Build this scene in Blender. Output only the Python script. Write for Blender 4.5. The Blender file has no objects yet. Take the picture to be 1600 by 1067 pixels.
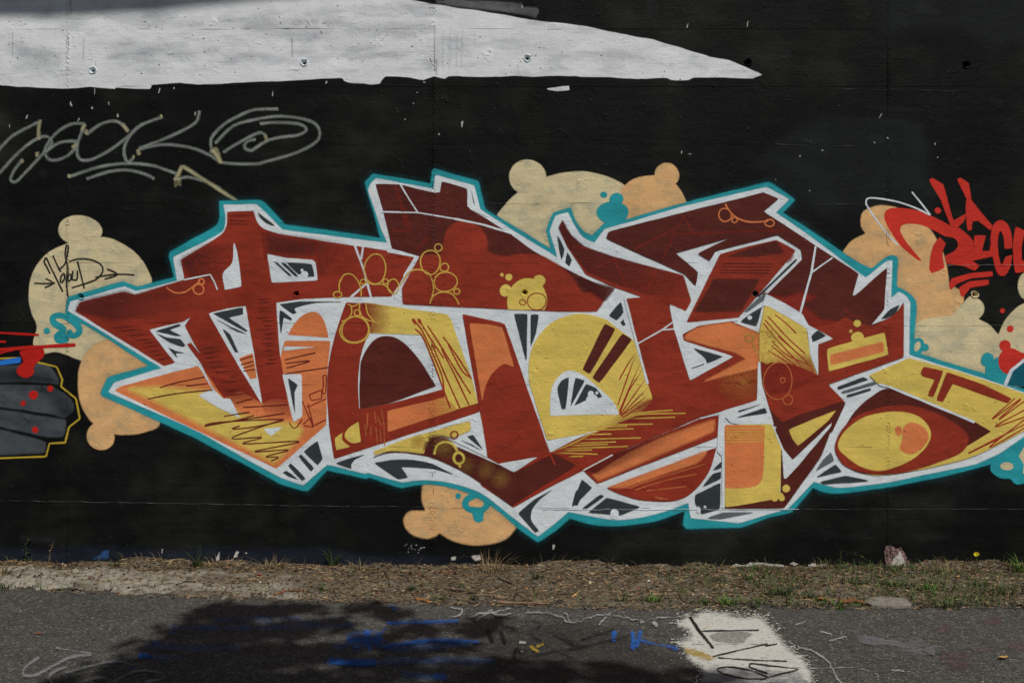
import bpy, math, random
import numpy as np
from mathutils import Vector, Matrix
from mathutils.geometry import delaunay_2d_cdt

# ------------------------------------------------------------------ camera, world, sun, exposure
S = 0.0035            # metres on the wall per photo pixel
D = 5.5               # camera distance from the wall
H = 1.23              # camera height
FPX = D / S
CX, CY = 800.0, 533.5
scene = bpy.context.scene
col = scene.collection
cam_d = bpy.data.cameras.new('camera'); cam = bpy.data.objects.new('camera', cam_d); col.objects.link(cam)
cam.location = (0, -D, H); cam.rotation_euler = (math.radians(90), 0, 0)
cam_d.sensor_width = 36; cam_d.lens = FPX / 1600 * 36; cam_d.clip_start = 0.05; cam_d.clip_end = 500
scene.camera = cam

SUN_EL, SUN_AZ = math.radians(54), math.radians(24)     # azimuth: towards +x from straight behind the camera
SUN = Vector((math.sin(SUN_AZ)*math.cos(SUN_EL), -math.cos(SUN_AZ)*math.cos(SUN_EL), math.sin(SUN_EL)))
w = bpy.data.worlds.new('World'); scene.world = w; w.use_nodes = True
nt = w.node_tree; bg = nt.nodes['Background']
sky = nt.nodes.new('ShaderNodeTexSky'); sky.sky_type = 'NISHITA'; sky.sun_disc = False
sky.sun_elevation = SUN_EL; sky.sun_rotation = math.pi - SUN_AZ
nt.links.new(sky.outputs[0], bg.inputs[0]); bg.inputs[1].default_value = 0.05
sl = bpy.data.lights.new('sun', 'SUN'); sl.energy = 4.9; sl.angle = math.radians(0.53); sl.color = (1.0, 0.965, 0.91)
so = bpy.data.objects.new('sun', sl); col.objects.link(so)
so.rotation_euler = (-SUN).to_track_quat('-Z', 'Y').to_euler(); so.location = (3, -6, 8)
vs = scene.view_settings; vs.view_transform = 'Standard'; vs.look = 'None'; vs.exposure = -0.73; vs.gamma = 1
scene.cycles.transparent_max_bounces = 48
scene.cycles.max_bounces = 4

random.seed(7); rng = np.random.default_rng(7)
KW = 0.63             # display value of a white wall surface under this light (sun + sky)
KG = 0.74
def lin(c): return tuple((v/255/12.92 if v/255 <= .04045 else ((v/255+.055)/1.055)**2.4) for v in c)
def wc(*c): return tuple(min(v/KW, .9) for v in lin(c))
def gc(*c): return tuple(min(v/KG, .9) for v in lin(c))

# ------------------------------------------------------------------ object helpers
def link(o, parent=None):
    col.objects.link(o)
    if parent is not None:
        o.parent = parent
        o.matrix_parent_inverse = Matrix.Translation(-Vector(parent['_base']))
    return o
BASES = []
def thing(name, label, cat, base=(0,0,0), group=None, kind=None):
    o = bpy.data.objects.new(name, None); col.objects.link(o); o.location = base; o['_base'] = list(base)
    o.empty_display_size = .1
    o['label'] = label; o['category'] = cat
    if group: o['group'] = group
    BASES.append(o); return o
def tag(o, label=None, cat=None, group=None, kind=None):
    if label: o['label'] = label
    if cat: o['category'] = cat
    if group: o['group'] = group
    if kind: o['kind'] = kind
    return o
def mesh_obj(name, verts, faces, mat, parent=None, attr=None, smooth=False):
    me = bpy.data.meshes.new(name); me.from_pydata([tuple(map(float, v)) for v in verts], [], faces)
    if attr is not None:
        a = me.attributes.new('a', 'FLOAT', 'POINT'); a.data.foreach_set('value', np.asarray(attr, dtype=np.float32))
    if mat: me.materials.append(mat)
    if smooth: me.polygons.foreach_set('use_smooth', [True]*len(me.polygons))
    me.update()
    o = bpy.data.objects.new(name, me)
    p = parent
    col.objects.link(o)
    if p is not None:
        o.parent = p
        if '_base' in p: o.matrix_parent_inverse = Matrix.Translation(-Vector(p['_base']))
        o['_base'] = [0, 0, 0] if '_base' not in p else [0, 0, 0]
    return o

# pixel of the photo -> metres on the wall plane / on the ground plane
def WP(x, y, off=0): return ((x-CX)*S, -off, H-(y-CY)*S)
def GP(x, y, z=0.0):
    t = (H-z)/(y-CY)
    return ((x-CX)*t, -D+FPX*t, z)

# ------------------------------------------------------------------ node helpers
def newmat(name):
    m = bpy.data.materials.new(name); m.use_nodes = True
    return m, m.node_tree, m.node_tree.nodes['Principled BSDF']
class N:
    def __init__(s, nt): s.nt = nt
    def n(s, t, **k):
        x = s.nt.nodes.new(t)
        for a, b in k.items(): setattr(x, a, b)
        return x
    def l(s, a, b): s.nt.links.new(a, b)
    def val(s, sock, v):
        if hasattr(v, 'is_linked') or hasattr(v, 'links'): s.l(v, sock)
        else: sock.default_value = v
    def math(s, op, a, b=0.0, clamp=False):
        x = s.n('ShaderNodeMath', operation=op, use_clamp=clamp); s.val(x.inputs[0], a); s.val(x.inputs[1], b); return x.outputs[0]
    def noise(s, vec, scale, detail=3, rough=.55):
        x = s.n('ShaderNodeTexNoise'); x.inputs['Scale'].default_value = scale; x.inputs['Detail'].default_value = detail
        x.inputs['Roughness'].default_value = rough; s.l(vec, x.inputs['Vector']); return x.outputs['Fac']
    def scale(s, vec, sc, loc=(0,0,0)):
        x = s.n('ShaderNodeMapping'); x.inputs['Scale'].default_value = sc; x.inputs['Location'].default_value = loc; s.l(vec, x.inputs['Vector']); return x.outputs[0]
    def map(s, v, a, b, c, d):
        x = s.n('ShaderNodeMapRange'); s.val(x.inputs[0], v)
        for i, q in enumerate((a, b, c, d)): x.inputs[i+1].default_value = q
        return x.outputs[0]
    def mix(s, f, a, b, mode='MIX'):
        x = s.n('ShaderNodeMix', data_type='RGBA', blend_type=mode); s.val(x.inputs[0], f)
        for k, v in ((6, a), (7, b)):
            if isinstance(v, tuple): x.inputs[k].default_value = (*v[:3], 1)
            else: s.l(v, x.inputs[k])
        return x.outputs[2]

def droplets(q, p, al, size=.0004):
    sn = q.n('ShaderNodeVectorMath', operation='SNAP'); sn.inputs[1].default_value = (size, size*50, size); q.l(p, sn.inputs[0])
    wn = q.n('ShaderNodeTexWhiteNoise', noise_dimensions='3D'); q.l(sn.outputs[0], wn.inputs['Vector'])
    return q.math('LESS_THAN', wn.outputs['Value'], al)
def make_relief():
    g = bpy.data.node_groups.new('wall_relief', 'ShaderNodeTree')
    g.interface.new_socket('Height', in_out='OUTPUT', socket_type='NodeSocketFloat')
    g.interface.new_socket('Mottle', in_out='OUTPUT', socket_type='NodeSocketFloat')
    g.interface.new_socket('Pits', in_out='OUTPUT', socket_type='NodeSocketFloat')
    q = N(g); out = q.n('NodeGroupOutput'); geo = q.n('ShaderNodeNewGeometry'); p = geo.outputs['Position']
    fine = q.noise(p, 150, 1, .6); med = q.noise(p, 28, 3, .6)
    board = q.noise(q.scale(p, (5, 1, 120)), 1.0, 1, .6)
    drip = q.noise(q.scale(p, (90, 1, 3)), 1.0, 1, .5)
    h = q.math('ADD', q.math('MULTIPLY', fine, .35), q.math('MULTIPLY', med, .75))
    h = q.math('ADD', h, q.math('MULTIPLY', board, .18)); h = q.math('ADD', h, q.math('MULTIPLY', drip, .22))
    # pin holes in the concrete
    pn = q.noise(p, 55, 1, .4); pits = q.map(pn, .76, .80, 0, 1)
    h = q.math('SUBTRACT', h, q.math('MULTIPLY', pits, .9))
    # paint build-up ridges and lumps
    lum = q.map(q.noise(p, 12, 3, .7), .60, .74, 0, 1); h = q.math('ADD', h, q.math('MULTIPLY', q.math('MULTIPLY', lum, q.noise(p, 95, 0)), 1.2))
    # rough paint build-up and drips beside the vertical form seams
    sx = q.n('ShaderNodeSeparateXYZ'); q.l(p, sx.inputs[0]); rough_ = None
    for xs, wd_ in ((676, 8), (1388, 4), (106, 4)):
        mk = q.map(q.math('ABSOLUTE', q.math('SUBTRACT', sx.outputs[0], (xs-CX)*S)), wd_*.3*S, wd_*S, 1, 0); rough_ = mk if rough_ is None else q.math('MAXIMUM', rough_, mk)
    rough_ = q.math('MULTIPLY', rough_, q.map(q.noise(q.scale(p, (1, 1, 7)), 1, 2), .42, .58, 0, 1))
    h = q.math('ADD', h, q.math('MULTIPLY', rough_, q.map(q.noise(q.scale(p, (130, 1, 80)), 1, 1), .42, .62, 0, 1.6)))
    q.l(h, out.inputs[0])
    mot = q.math('ADD', q.math('MULTIPLY', q.noise(p, 2.6, 4, .62), .5), q.math('MULTIPLY', q.noise(q.scale(p, (3, 1, 22)), 1, 3, .6), .3))
    mot = q.math('ADD', mot, q.math('MULTIPLY', q.noise(p, 190, 1), .2))
    q.l(mot, out.inputs[1]); q.l(pits, out.inputs[2])
    return g
RELIEF = make_relief()
MATS = {}
def paint(name, c, *a, **k):
    MATS_O[name] = _paint(name+'_film', c, *a, alpha=False, **k) if k.get('opacity', 1) == 1 else None
    MATS[name] = _paint(name, c, *a, **k)
MATS_O = {}
def opaque(name): return MATS_O.get(name) or MATS[name]
def _paint(name, c, mot=.28, rough=.62, grain=.5, tint=None, tintamt=0., tsc=(9, 1, 22), opacity=1., bump=.6, pit=.55, edge=(.29, .66), spec=.14, alpha=True):
    m, t, b = newmat(name); q = N(t)
    g = q.n('ShaderNodeGroup'); g.node_tree = RELIEF
    geo = q.n('ShaderNodeNewGeometry'); p = geo.outputs['Position']
    f = q.map(g.outputs[1], .3, .7, 1-mot*1.35, 1+mot*.9)
    pas = q.map(q.noise(q.scale(p, (5.5, 1, 11), (mot*7, 0, mot*3)), 1, 2, .5), .35, .65, 1-min(mot, .3)*.55, 1+min(mot, .3)*.45)
    f = q.math('MULTIPLY', f, pas)
    hs = q.n('ShaderNodeMix', data_type='RGBA', blend_type='MULTIPLY'); hs.inputs[0].default_value = 1
    if tint:
        tn = q.map(q.noise(q.scale(p, tsc), 1.0, 3, .62), edge[0]+.2, edge[1]+.02, 0, tintamt)
        base = q.mix(tn, c, tint); q.l(base, hs.inputs[6])
    else: hs.inputs[6].default_value = (*c, 1)
    cr = q.n('ShaderNodeCombineColor')
    for i in range(3): q.l(f, cr.inputs[i])
    q.l(cr.outputs[0], hs.inputs[7])
    colr = q.mix(q.math('MULTIPLY', g.outputs[2], pit), hs.outputs[2], (.01, .01, .01))
    q.l(colr, b.inputs['Base Color'])
    b.inputs['Roughness'].default_value = rough; b.inputs['Specular IOR Level'].default_value = spec
    bp = q.n('ShaderNodeBump'); bp.inputs['Strength'].default_value = bump; bp.inputs['Distance'].default_value = .006
    q.l(g.outputs[0], bp.inputs['Height']); q.l(bp.outputs[0], b.inputs['Normal'])
    if not alpha: return m
    at = q.n('ShaderNodeAttribute', attribute_name='a'); a = at.outputs['Fac']
    # spray droplets: each 0.4 mm speck is either paint or not, the denser the nearer the line's core
    nz = q.math('MULTIPLY', q.math('SUBTRACT', q.noise(p, 300, 1, .6), .5), q.math('MULTIPLY', q.math('MULTIPLY', a, q.math('SUBTRACT', 1, a)), 3*grain))
    al = q.math('ADD', a, nz, clamp=True)
    if opacity < 1: al = q.math('MULTIPLY', al, opacity)
    al = droplets(q, p, al)
    q.l(al, b.inputs['Alpha'])
    return m

# ------------------------------------------------------------------ tracing helpers: zoom-tile coordinates -> photo pixels
TILES = dict(A=(0,250,4), B=(250,300,4), C=(550,250,4), D=(850,250,4), E=(1200,250,4), F=(0,450,4), G=(350,450,4), H=(550,450,4),
             I=(850,450,4), J=(1200,450,4), K=(150,630,4), L=(500,630,4), M=(850,630,4), N=(1200,630,4), P=(0,800,4), Q=(400,800,4),
             R=(800,800,4), T=(1200,800,4), U1=(0,0,3.5575), U2=(400,0,3.5575), U3=(800,0,3.5575), U4=(1200,0,3.5575), X=(0,0,1), Y=(1300,270,4.64), Z=(0,330,4.64))
def parse(s):
    out = []; ox = oy = 0; sc = 1
    for tok in s.replace('|', ' ').split():
        if tok in TILES: ox, oy, sc = TILES[tok]; continue
        sm = tok.endswith('~'); a, b = tok.rstrip('~').split(',')
        out.append((ox+float(a)/sc, oy+float(b)/sc, sm))
    return out
def hermite(p1, p2, t1, t2, n):
    r = []
    for i in range(n):
        t = i/n; t2_, t3 = t*t, t*t*t
        r.append(((2*t3-3*t2_+1)*p1[0]+(t3-2*t2_+t)*t1[0]+(-2*t3+3*t2_)*p2[0]+(t3-t2_)*t2[0],
                  (2*t3-3*t2_+1)*p1[1]+(t3-2*t2_+t)*t1[1]+(-2*t3+3*t2_)*p2[1]+(t3-t2_)*t2[1]))
    return r
def curve(pts, closed, allsmooth=False):
    n = len(pts); out = []
    def tan(i):
        p0 = pts[(i-1) % n] if closed or i > 0 else pts[i]; p2 = pts[(i+1) % n] if closed or i < n-1 else pts[i]
        return ((p2[0]-p0[0])/2, (p2[1]-p0[1])/2)
    for i in range(n if closed else n-1):
        a, b = pts[i], pts[(i+1) % n]; d = (b[0]-a[0], b[1]-a[1]); L = math.hypot(*d)
        sa, sb = a[2] or allsmooth, b[2] or allsmooth
        ta = tan(i) if sa else d; tb = tan((i+1) % n) if sb else d
        def cl(t):
            l = math.hypot(*t); return t if l < L*1.2 or l == 0 else (t[0]*L*1.2/l, t[1]*L*1.2/l)
        k = max(1, int(L/4)) if (sa or sb) else max(1, int(L/6))
        out += hermite(a, b, cl(ta), cl(tb), k)
    if not closed: out.append(pts[-1][:2])
    return np.array(out)
def ellipse(cx, cy, rx, ry, n=None, rot=0, wob=.03):
    n = n or max(12, int((rx+ry)*.8)); ph = random.random()*6.28
    t = np.linspace(0, 2*math.pi, n, endpoint=False); k = 1+wob*np.sin(2*t+ph)+wob*.6*np.sin(3*t+ph*2)
    x, y = rx*k*np.cos(t), ry*k*np.sin(t); c, s_ = math.cos(rot), math.sin(rot)
    return np.stack([cx+x*c-y*s_, cy+x*s_+y*c], 1)
def tel(tile, cx, cy, rx, ry=None, rot=0):
    ox, oy, sc = TILES[tile]; ry = ry or rx
    return ellipse(ox+cx/sc, oy+cy/sc, rx/sc, ry/sc, rot=rot)
def inside(px, py, poly):
    x1, y1 = poly[:,0], poly[:,1]; x2, y2 = np.roll(x1, -1), np.roll(y1, -1)
    c = ((y1[None] > py[:,None]) != (y2[None] > py[:,None]))
    with np.errstate(divide='ignore', invalid='ignore'):
        xi = (x2-x1)[None]*(py[:,None]-y1[None])/(y2-y1)[None]+x1[None]
    return (np.sum(c & (px[:,None] < xi), axis=1) % 2) == 1

# cuts through every paint film: tie holes and open board joints
JOINTS = [-335, -240, -145, -50, 46, 136, 226, 318, 411, 505, 601, 698, 794]
SEAMS = [-1290, -590, 107, 676, 1387, 2090, 2800]
HOLES = [(145,110),(475,98),(824,91),(1169,97),(1510,101),(127,463),(463,459),(820,457),(1180,459),(1523,460),(-215,108),(-212,463),(1862,104),(1866,462)]
CUTS = []
for hx, hy in HOLES:
    CUTS.append(ellipse(hx, hy, 5.2, 5.2, 14, wob=.10))
jr = random.Random(3)
for y in JOINTS:
    x = -120.0
    while x < 1720:
        L = jr.uniform(18, 130); th = jr.uniform(.22, .5); yy = y+jr.uniform(-.6, .6)
        CUTS.append(np.array([(x, yy), (x+L*.3, yy-th), (x+L*.7, yy-th*.8), (x+L, yy+.2), (x+L*.6, yy+th), (x+L*.25, yy+th*.9)]))
        x += L+jr.uniform(8, 110)
for x in (676, 1387, 107):
    y = -60.0
    while y < 860:
        L = jr.uniform(6, 45); th = jr.uniform(.25, .6); xx = x+jr.uniform(-2.5, 2.5)
        CUTS.append(np.array([(xx, y), (xx+th, y+L*.4), (xx+.2, y+L), (xx-th, y+L*.5)])); y += L+jr.uniform(10, 70)
CUTB = [(c[:,0].min(), c[:,1].min(), c[:,0].max(), c[:,1].max()) for c in CUTS]

GRID = {'w': np.full((300, 460), -1, int), 'g': np.full((300, 460), -1, int)}      # 4-px cells: how many films lie there
def cells(XY):
    ij = np.floor((np.asarray(XY)+[100, 120])/4).astype(int); return np.clip(ij[:,1], 0, 299), np.clip(ij[:,0], 0, 459)
def level(surf, XY, poly=None, extra=0):
    m = np.zeros((300, 460), bool); r, c = cells(XY); m[r, c] = True
    if poly is not None:
        r0, r1, c0, c1 = r.min(), r.max(), c.min(), c.max(); gy, gx = np.mgrid[r0:r1+1, c0:c1+1]
        m[gy.ravel(), gx.ravel()] |= inside(gx.ravel()*4-98.0, gy.ravel()*4-118.0, poly)
    d = m.copy(); d[1:] |= m[:-1]; d[:-1] |= m[1:]; e = d.copy(); e[:,1:] |= d[:,:-1]; e[:,:-1] |= d[:,1:]
    lv = int(GRID[surf][e].max())+1; GRID[surf][e] = lv+extra; return lv
SOFTK = 1.6
BASE_OFF = {'w': .0008, 'g': .004}
def place(surf, xy, lv, extra=None):
    off = BASE_OFF[surf]+lv*(.00006 if surf == 'w' else .0003)
    if extra is None: extra = np.zeros(len(xy))
    if surf == 'w': return [WP(x, y, off+e) for (x, y), e in zip(xy, extra)]
    return [GP(x, y, off+e) for (x, y), e in zip(xy, extra)]
def whole(c, poly):
    """a joint crack is cut only where it lies wholly inside the film or only nicks its edge"""
    k = inside(c[:,0], c[:,1], poly); return bool(k.all())
def prep(poly, wob):
    n = len(poly)
    if wob:
        t = np.cumsum(np.r_[0, np.hypot(*np.diff(poly, axis=0).T)]); ph = random.random()*6
        d = np.roll(poly, -1, 0)-np.roll(poly, 1, 0); L = np.hypot(d[:,0], d[:,1])+1e-6; nn = np.stack([d[:,1], -d[:,0]], 1)/L[:,None]
        w_ = (np.sin(t/17+ph)+.7*np.sin(t/7.3+ph*2.1)+.4*rng.normal(size=n))*wob*.5
        poly = poly+nn*w_[:,None]
    return poly*.86+(np.roll(poly, 1, 0)+np.roll(poly, -1, 0))*.07
def edge_points(poly, n, out, rnd):
    if isinstance(poly, str): poly = curve(parse(poly), True)
    c = poly.mean(0); r = []
    for _ in range(n):
        q_ = poly[rnd.randrange(len(poly))]; d = q_-c; d = d/np.hypot(*d); r.append(q_+d*abs(rnd.gauss(0, out))+np.array([rnd.gauss(0, 3), rnd.gauss(0, 1)]))
    return r
def sheet(parent, name, mat, poly, soft=.7, wob=.35, surf='w', grad=None, cuts=True, label=None, lv=None):
    """one film of paint: a closed outline in photo pixels, laid on the wall or the ground"""
    if isinstance(poly, str): poly = curve(parse(poly), True)
    poly = prep(np.asarray(poly, float), wob)
    area = .5*np.sum(poly[:,0]*np.roll(poly[:,1], -1)-np.roll(poly[:,0], -1)*poly[:,1])
    if area < 0: poly = poly[::-1]
    bb = (poly[:,0].min()-soft, poly[:,1].min()-soft, poly[:,0].max()+soft, poly[:,1].max()+soft)
    soft *= SOFTK; lv = level(surf, poly, poly) if lv is None else lv
    d1 = poly-np.roll(poly, 1, 0); d2 = np.roll(poly, -1, 0)-poly
    d1 /= np.hypot(*d1.T)[:,None]+1e-9; d2 /= np.hypot(*d2.T)[:,None]+1e-9
    nr = np.stack([d1[:,1]+d2[:,1], -(d1[:,0]+d2[:,0])], 1); L = np.hypot(*nr.T)+1e-9; nr /= L[:,None]
    inner = poly-nr*soft*.35; outer = poly+nr*soft*.65
    n = len(poly)
    pv = [Vector(p) for p in inner]; pe = [(i, (i+1) % n) for i in range(n)]; used = []
    if cuts and surf == 'w':
        for c, b in zip(CUTS, CUTB):
            if b[0] < bb[2] and b[2] > bb[0] and b[1] < bb[3] and b[3] > bb[1] and (len(c) > 8 or whole(c, inner)):
                k = len(pv); pv += [Vector(p) for p in c]; pe += [(k+i, k+(i+1) % len(c)) for i in range(len(c))]; used.append(c)
    if grad:
        g = grad[2] if len(grad) > 2 else 8
        gx, gy = np.meshgrid(np.arange(bb[0], bb[2], g), np.arange(bb[1], bb[3], g)); gx, gy = gx.ravel(), gy.ravel()
        k = inside(gx, gy, inner); pv += [Vector((a, b)) for a, b in zip(gx[k], gy[k])]
    r = delaunay_2d_cdt(pv, pe, [], 0, 1e-4)
    V = np.array([tuple(v) for v in r[0]]); F = np.array([f for f in r[2] if len(f) == 3])
    new = {}
    for i, og in enumerate(r[3]):
        for q_ in og: new[q_] = i
    c = V[F].mean(axis=1); keep = inside(c[:,0], c[:,1], inner)
    for u in used:
        b0, b1 = u.min(0), u.max(0)
        m = (c[:,0] > b0[0]) & (c[:,0] < b1[0]) & (c[:,1] > b0[1]) & (c[:,1] < b1[1])
        if m.any():
            idx = np.where(m)[0]; keep[idx[inside(c[idx,0], c[idx,1], u)]] = False
    F = F[keep]
    A = np.ones(len(V)); Ao = np.zeros(n); Ai = np.ones(n)
    if grad:
        p0, p1 = np.array(grad[0], float), np.array(grad[1], float); d = p1-p0; dd = d@d
        fn = lambda P: np.clip(1-((P-p0)@d)/dd, 0, 1)
        A = fn(V); Ai = fn(inner)
    m0 = len(V); XY = np.concatenate([V, outer]); AT = np.concatenate([A, Ao])
    ii = [new.get(i, 0) for i in range(n)]
    ring = [(ii[i], ii[(i+1) % n], m0+(i+1) % n, m0+i) for i in range(n) if ii[i] != ii[(i+1) % n]]
    faces = [tuple(int(q) for q in f) for f in F]; nf = len(faces); faces += ring
    ex = np.concatenate([np.zeros(len(V)), np.full(n, -.00003)])
    solid = grad is None and MATS_O.get(mat) is not None
    o = mesh_obj(name, place(surf, XY, lv, ex), faces, MATS_O[mat] if solid else MATS[mat], parent, AT)
    if solid:
        o.data.materials.append(MATS[mat]); o.data.polygons.foreach_set('material_index', [0]*nf+[1]*len(ring))
    if label: o['label'] = label
    return o
def ribbon(path, wd, soft, taper=(0, 0)):
    """spray line: XY, alpha, quads"""
    P = np.asarray(path, float); seg = np.hypot(*np.diff(P, axis=0).T); t = np.r_[0, np.cumsum(seg)]; L = t[-1]
    if L < .5: return None
    m = max(4, int(L/2.6)); u = np.linspace(0, L, m)
    cap = np.array([.02, .15, .4, .8])*wd/2
    u = np.unique(np.clip(np.concatenate([u, cap, L-cap]), 0, L))
    x = np.interp(u, t, P[:,0]); y = np.interp(u, t, P[:,1]); Q = np.stack([x, y], 1)
    if len(Q) < 3: return None
    d = np.gradient(Q, axis=0); d /= np.hypot(*d.T)[:,None]+1e-9; nr = np.stack([d[:,1], -d[:,0]], 1)
    e = np.minimum(u, L-u); hw = np.where(e < wd/2, np.sqrt(np.maximum(0, (wd/2)**2-(wd/2-e)**2)), wd/2)+.02
    if taper[0]: hw *= np.clip(u/(taper[0]*L), .12, 1)
    if taper[1]: hw *= np.clip((L-u)/(taper[1]*L), .12, 1)
    hw *= 1+.10*np.sin(u/9+random.random()*6)
    k = len(Q); cols = [Q+nr*(hw+soft*.6)[:,None], Q+nr*np.maximum(hw-soft*.4, .01)[:,None], Q-nr*np.maximum(hw-soft*.4, .01)[:,None], Q-nr*(hw+soft*.6)[:,None]]
    pk = np.clip(hw*2/(soft+.01), .25, 1)
    XY = np.concatenate(cols); A = np.concatenate([np.zeros(k), pk, pk, np.zeros(k)])
    F = [(c*k+i, c*k+i+1, (c+1)*k+i+1, (c+1)*k+i) for c in range(3) for i in range(k-1)]
    return XY, A, F, np.tile(u, 4)
def lines(parent, name, mat, items, wd=1.6, soft=.9, surf='w', smooth=True, taper=(0, 0), label=None, wob=.3, lift=0):
    """spray lines of one mark, each line an object; items: strings, (string, width) or closed point arrays"""
    rs = []; k = 0; single = name[:-1] if name.endswith('s') and not name.endswith('ss') and name != 'scratches' else name
    if name == 'scratches': single = 'scratch'
    for it in items:
        ww = wd
        if isinstance(it, tuple): it, ww = it
        if isinstance(it, str): P = curve(parse(it), False, smooth)
        else: P = np.concatenate([it, it[:2]])
        P = P+rng.normal(size=P.shape)*.12*wob
        r = ribbon(P, ww, soft, taper)
        if r is None: continue
        rs.append((r[0], r[1], r[2], k*.000008+r[3]*.0000005)); k += 1
    XY = np.concatenate([r[0] for r in rs]); bb = (XY[:,0].min(), XY[:,1].min(), XY[:,0].max(), XY[:,1].max())
    mx = max(r[3].max() for r in rs); sc = min(1, .00024/max(mx, 1e-9))
    lv = level(surf, XY, None, int(mx*sc/.00006)+1)
    return [mesh_obj(single, place(surf, r[0], lv, r[3]*sc+lift), r[2], MATS[mat], parent, r[1]) for r in rs]
# ------------------------------------------------------------------ setting: asphalt, verge
def asphalt_mat():
    m, t, b = newmat('asphalt'); q = N(t); p = q.n('ShaderNodeNewGeometry').outputs['Position']
    big = q.noise(p, 1.3, 5, .6); med = q.noise(p, 14, 5, .65)
    vo = q.n('ShaderNodeTexVoronoi'); vo.inputs['Scale'].default_value = 130; q.l(p, vo.inputs['Vector'])
    c = q.mix(q.map(big, .3, .7, 0, 1), (.052, .050, .044), (.084, .080, .070))
    c = q.mix(q.map(med, .42, .7, 0, .65), c, (.105, .102, .09))
    sp = q.n('ShaderNodeSeparateColor'); q.l(vo.outputs['Color'], sp.inputs[0])
    c = q.mix(q.map(sp.outputs[0], .80, .95, 0, .65), c, (.23, .22, .20))
    c = q.mix(q.map(sp.outputs[1], .72, .95, 0, .8), c, (.022, .021, .02))
    c = q.mix(q.map(q.noise(p, 60, 4, .7), .58, .72, 0, .5), c, (.03, .029, .028))
    vb = q.n('ShaderNodeTexVoronoi'); vb.inputs['Scale'].default_value = 55; q.l(p, vb.inputs['Vector']); s2 = q.n('ShaderNodeSeparateColor'); q.l(vb.outputs['Color'], s2.inputs[0])
    c = q.mix(q.math('MULTIPLY', q.map(s2.outputs[0], .86, .9, 0, .6), q.map(vb.outputs['Distance'], .3, .5, 1, 0)), c, (.19, .18, .155))
    c = q.mix(q.map(q.noise(p, 4.5, 4, .7), .56, .66, 0, .45), c, (.04, .038, .034))
    q.l(c, b.inputs['Base Color']); b.inputs['Roughness'].default_value = .85; b.inputs['Specular IOR Level'].default_value = .25
    bp = q.n('ShaderNodeBump'); bp.inputs['Strength'].default_value = .55; bp.inputs['Distance'].default_value = .006
    h = q.math('ADD', q.math('MULTIPLY', vo.outputs['Distance'], -1.3), q.math('MULTIPLY', med, .8))
    q.l(h, bp.inputs['Height']); q.l(bp.outputs[0], b.inputs['Normal']); return m
ASPH = asphalt_mat()
tag(mesh_obj('asphalt_path', [(-60,-60,0),(60,-60,0),(60,.25,0),(-60,.25,0)], [(0,1,2,3)], ASPH), kind='structure')

EDGE = [(-900,912),(-300,914),(0,921),(75,924),(175,929),(250,933),(400,937),(525,941),(650,944),(800,947),(950,951),(1075,955),(1200,950),(1350,951),(1600,951),(1900,952),(2600,953)]
def soil_mat():
    m, t, b = newmat('verge_soil'); q = N(t); p = q.n('ShaderNodeNewGeometry').outputs['Position']
    sx = q.n('ShaderNodeSeparateXYZ'); q.l(p, sx.inputs[0])
    n1 = q.noise(q.scale(p, (2.2, 5, 1)), 1, 5, .65); n2 = q.noise(p, 30, 5, .7); n3 = q.noise(p, 160, 3, .6)
    c = q.mix(q.map(n1, .35, .65, 0, 1), (.125, .104, .074), (.19, .165, .122))
    # pale dry sand, mostly on the left stretch
    sand = q.math('ADD', q.map(sx.outputs[0], -2.9, -.2, .30, -.06), q.math('ADD', q.math('MULTIPLY', n1, .75), q.math('MULTIPLY', n2, .25)))
    yb = q.map(sx.outputs[1], -.26, -.08, 0, .34)
    c = q.mix(q.map(q.math('SUBTRACT', sand, yb), .56, .68, 0, 1), c, (.36, .335, .27))
    c = q.mix(q.map(n2, .46, .66, 0, .85), c, (.07, .05, .033))
    c = q.mix(q.map(n3, .55, .75, 0, .6), c, (.27, .235, .175))
    q.l(c, b.inputs['Base Color']); b.inputs['Roughness'].default_value = .95; b.inputs['Specular IOR Level'].default_value = .1
    bp = q.n('ShaderNodeBump'); bp.inputs['Strength'].default_value = .9; bp.inputs['Distance'].default_value = .012
    q.l(q.math('ADD', n2, q.math('MULTIPLY', n3, .4)), bp.inputs['Height']); q.l(bp.outputs[0], b.inputs['Normal']); return m
def vnoise(x, y, seed):
    r = np.random.default_rng(seed).random((64, 64)); xi, yi = np.floor(x).astype(int), np.floor(y).astype(int)
    fx, fy = x-xi, y-yi; fx, fy = fx*fx*(3-2*fx), fy*fy*(3-2*fy); g = lambda a, b: r[a % 64, b % 64]
    return (g(xi, yi)*(1-fx)+g(xi+1, yi)*fx)*(1-fy)+(g(xi, yi+1)*(1-fx)+g(xi+1, yi+1)*fx)*fy-.5
EX = np.array([GP(a, b)[0] for a, b in EDGE]); EY = np.array([GP(a, b)[1] for a, b in EDGE])
def edge_y(x): return np.interp(x, EX, EY)
def verge_z(x, y):
    x = np.asarray(x, float); y = np.asarray(y, float)
    ey = edge_y(x)+vnoise(x*9, y*0, 5)*.09+vnoise(x*34, y*0, 6)*.06+vnoise(x*80, y*0, 7)*.03
    f = np.clip((y-ey)/.10, 0, 1); f = f*f*(3-2*f)
    z = .014+vnoise(x*3, y*5, 1)*.035+vnoise(x*11, y*13, 2)*.022+vnoise(x*40, y*40, 3)*.010+vnoise(x*90, y*90, 4)*.005
    z += np.clip((y+.16)/.16, 0, 1)*.012*(1+vnoise(x*6, y*0, 8)*2)+np.interp(x, [-3, -1.5, 0, 3], [.016, .004, -.010, -.016])
    return np.where(f <= 0, -.02, -.012+f*(np.maximum(z, .001)+.012))
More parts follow.
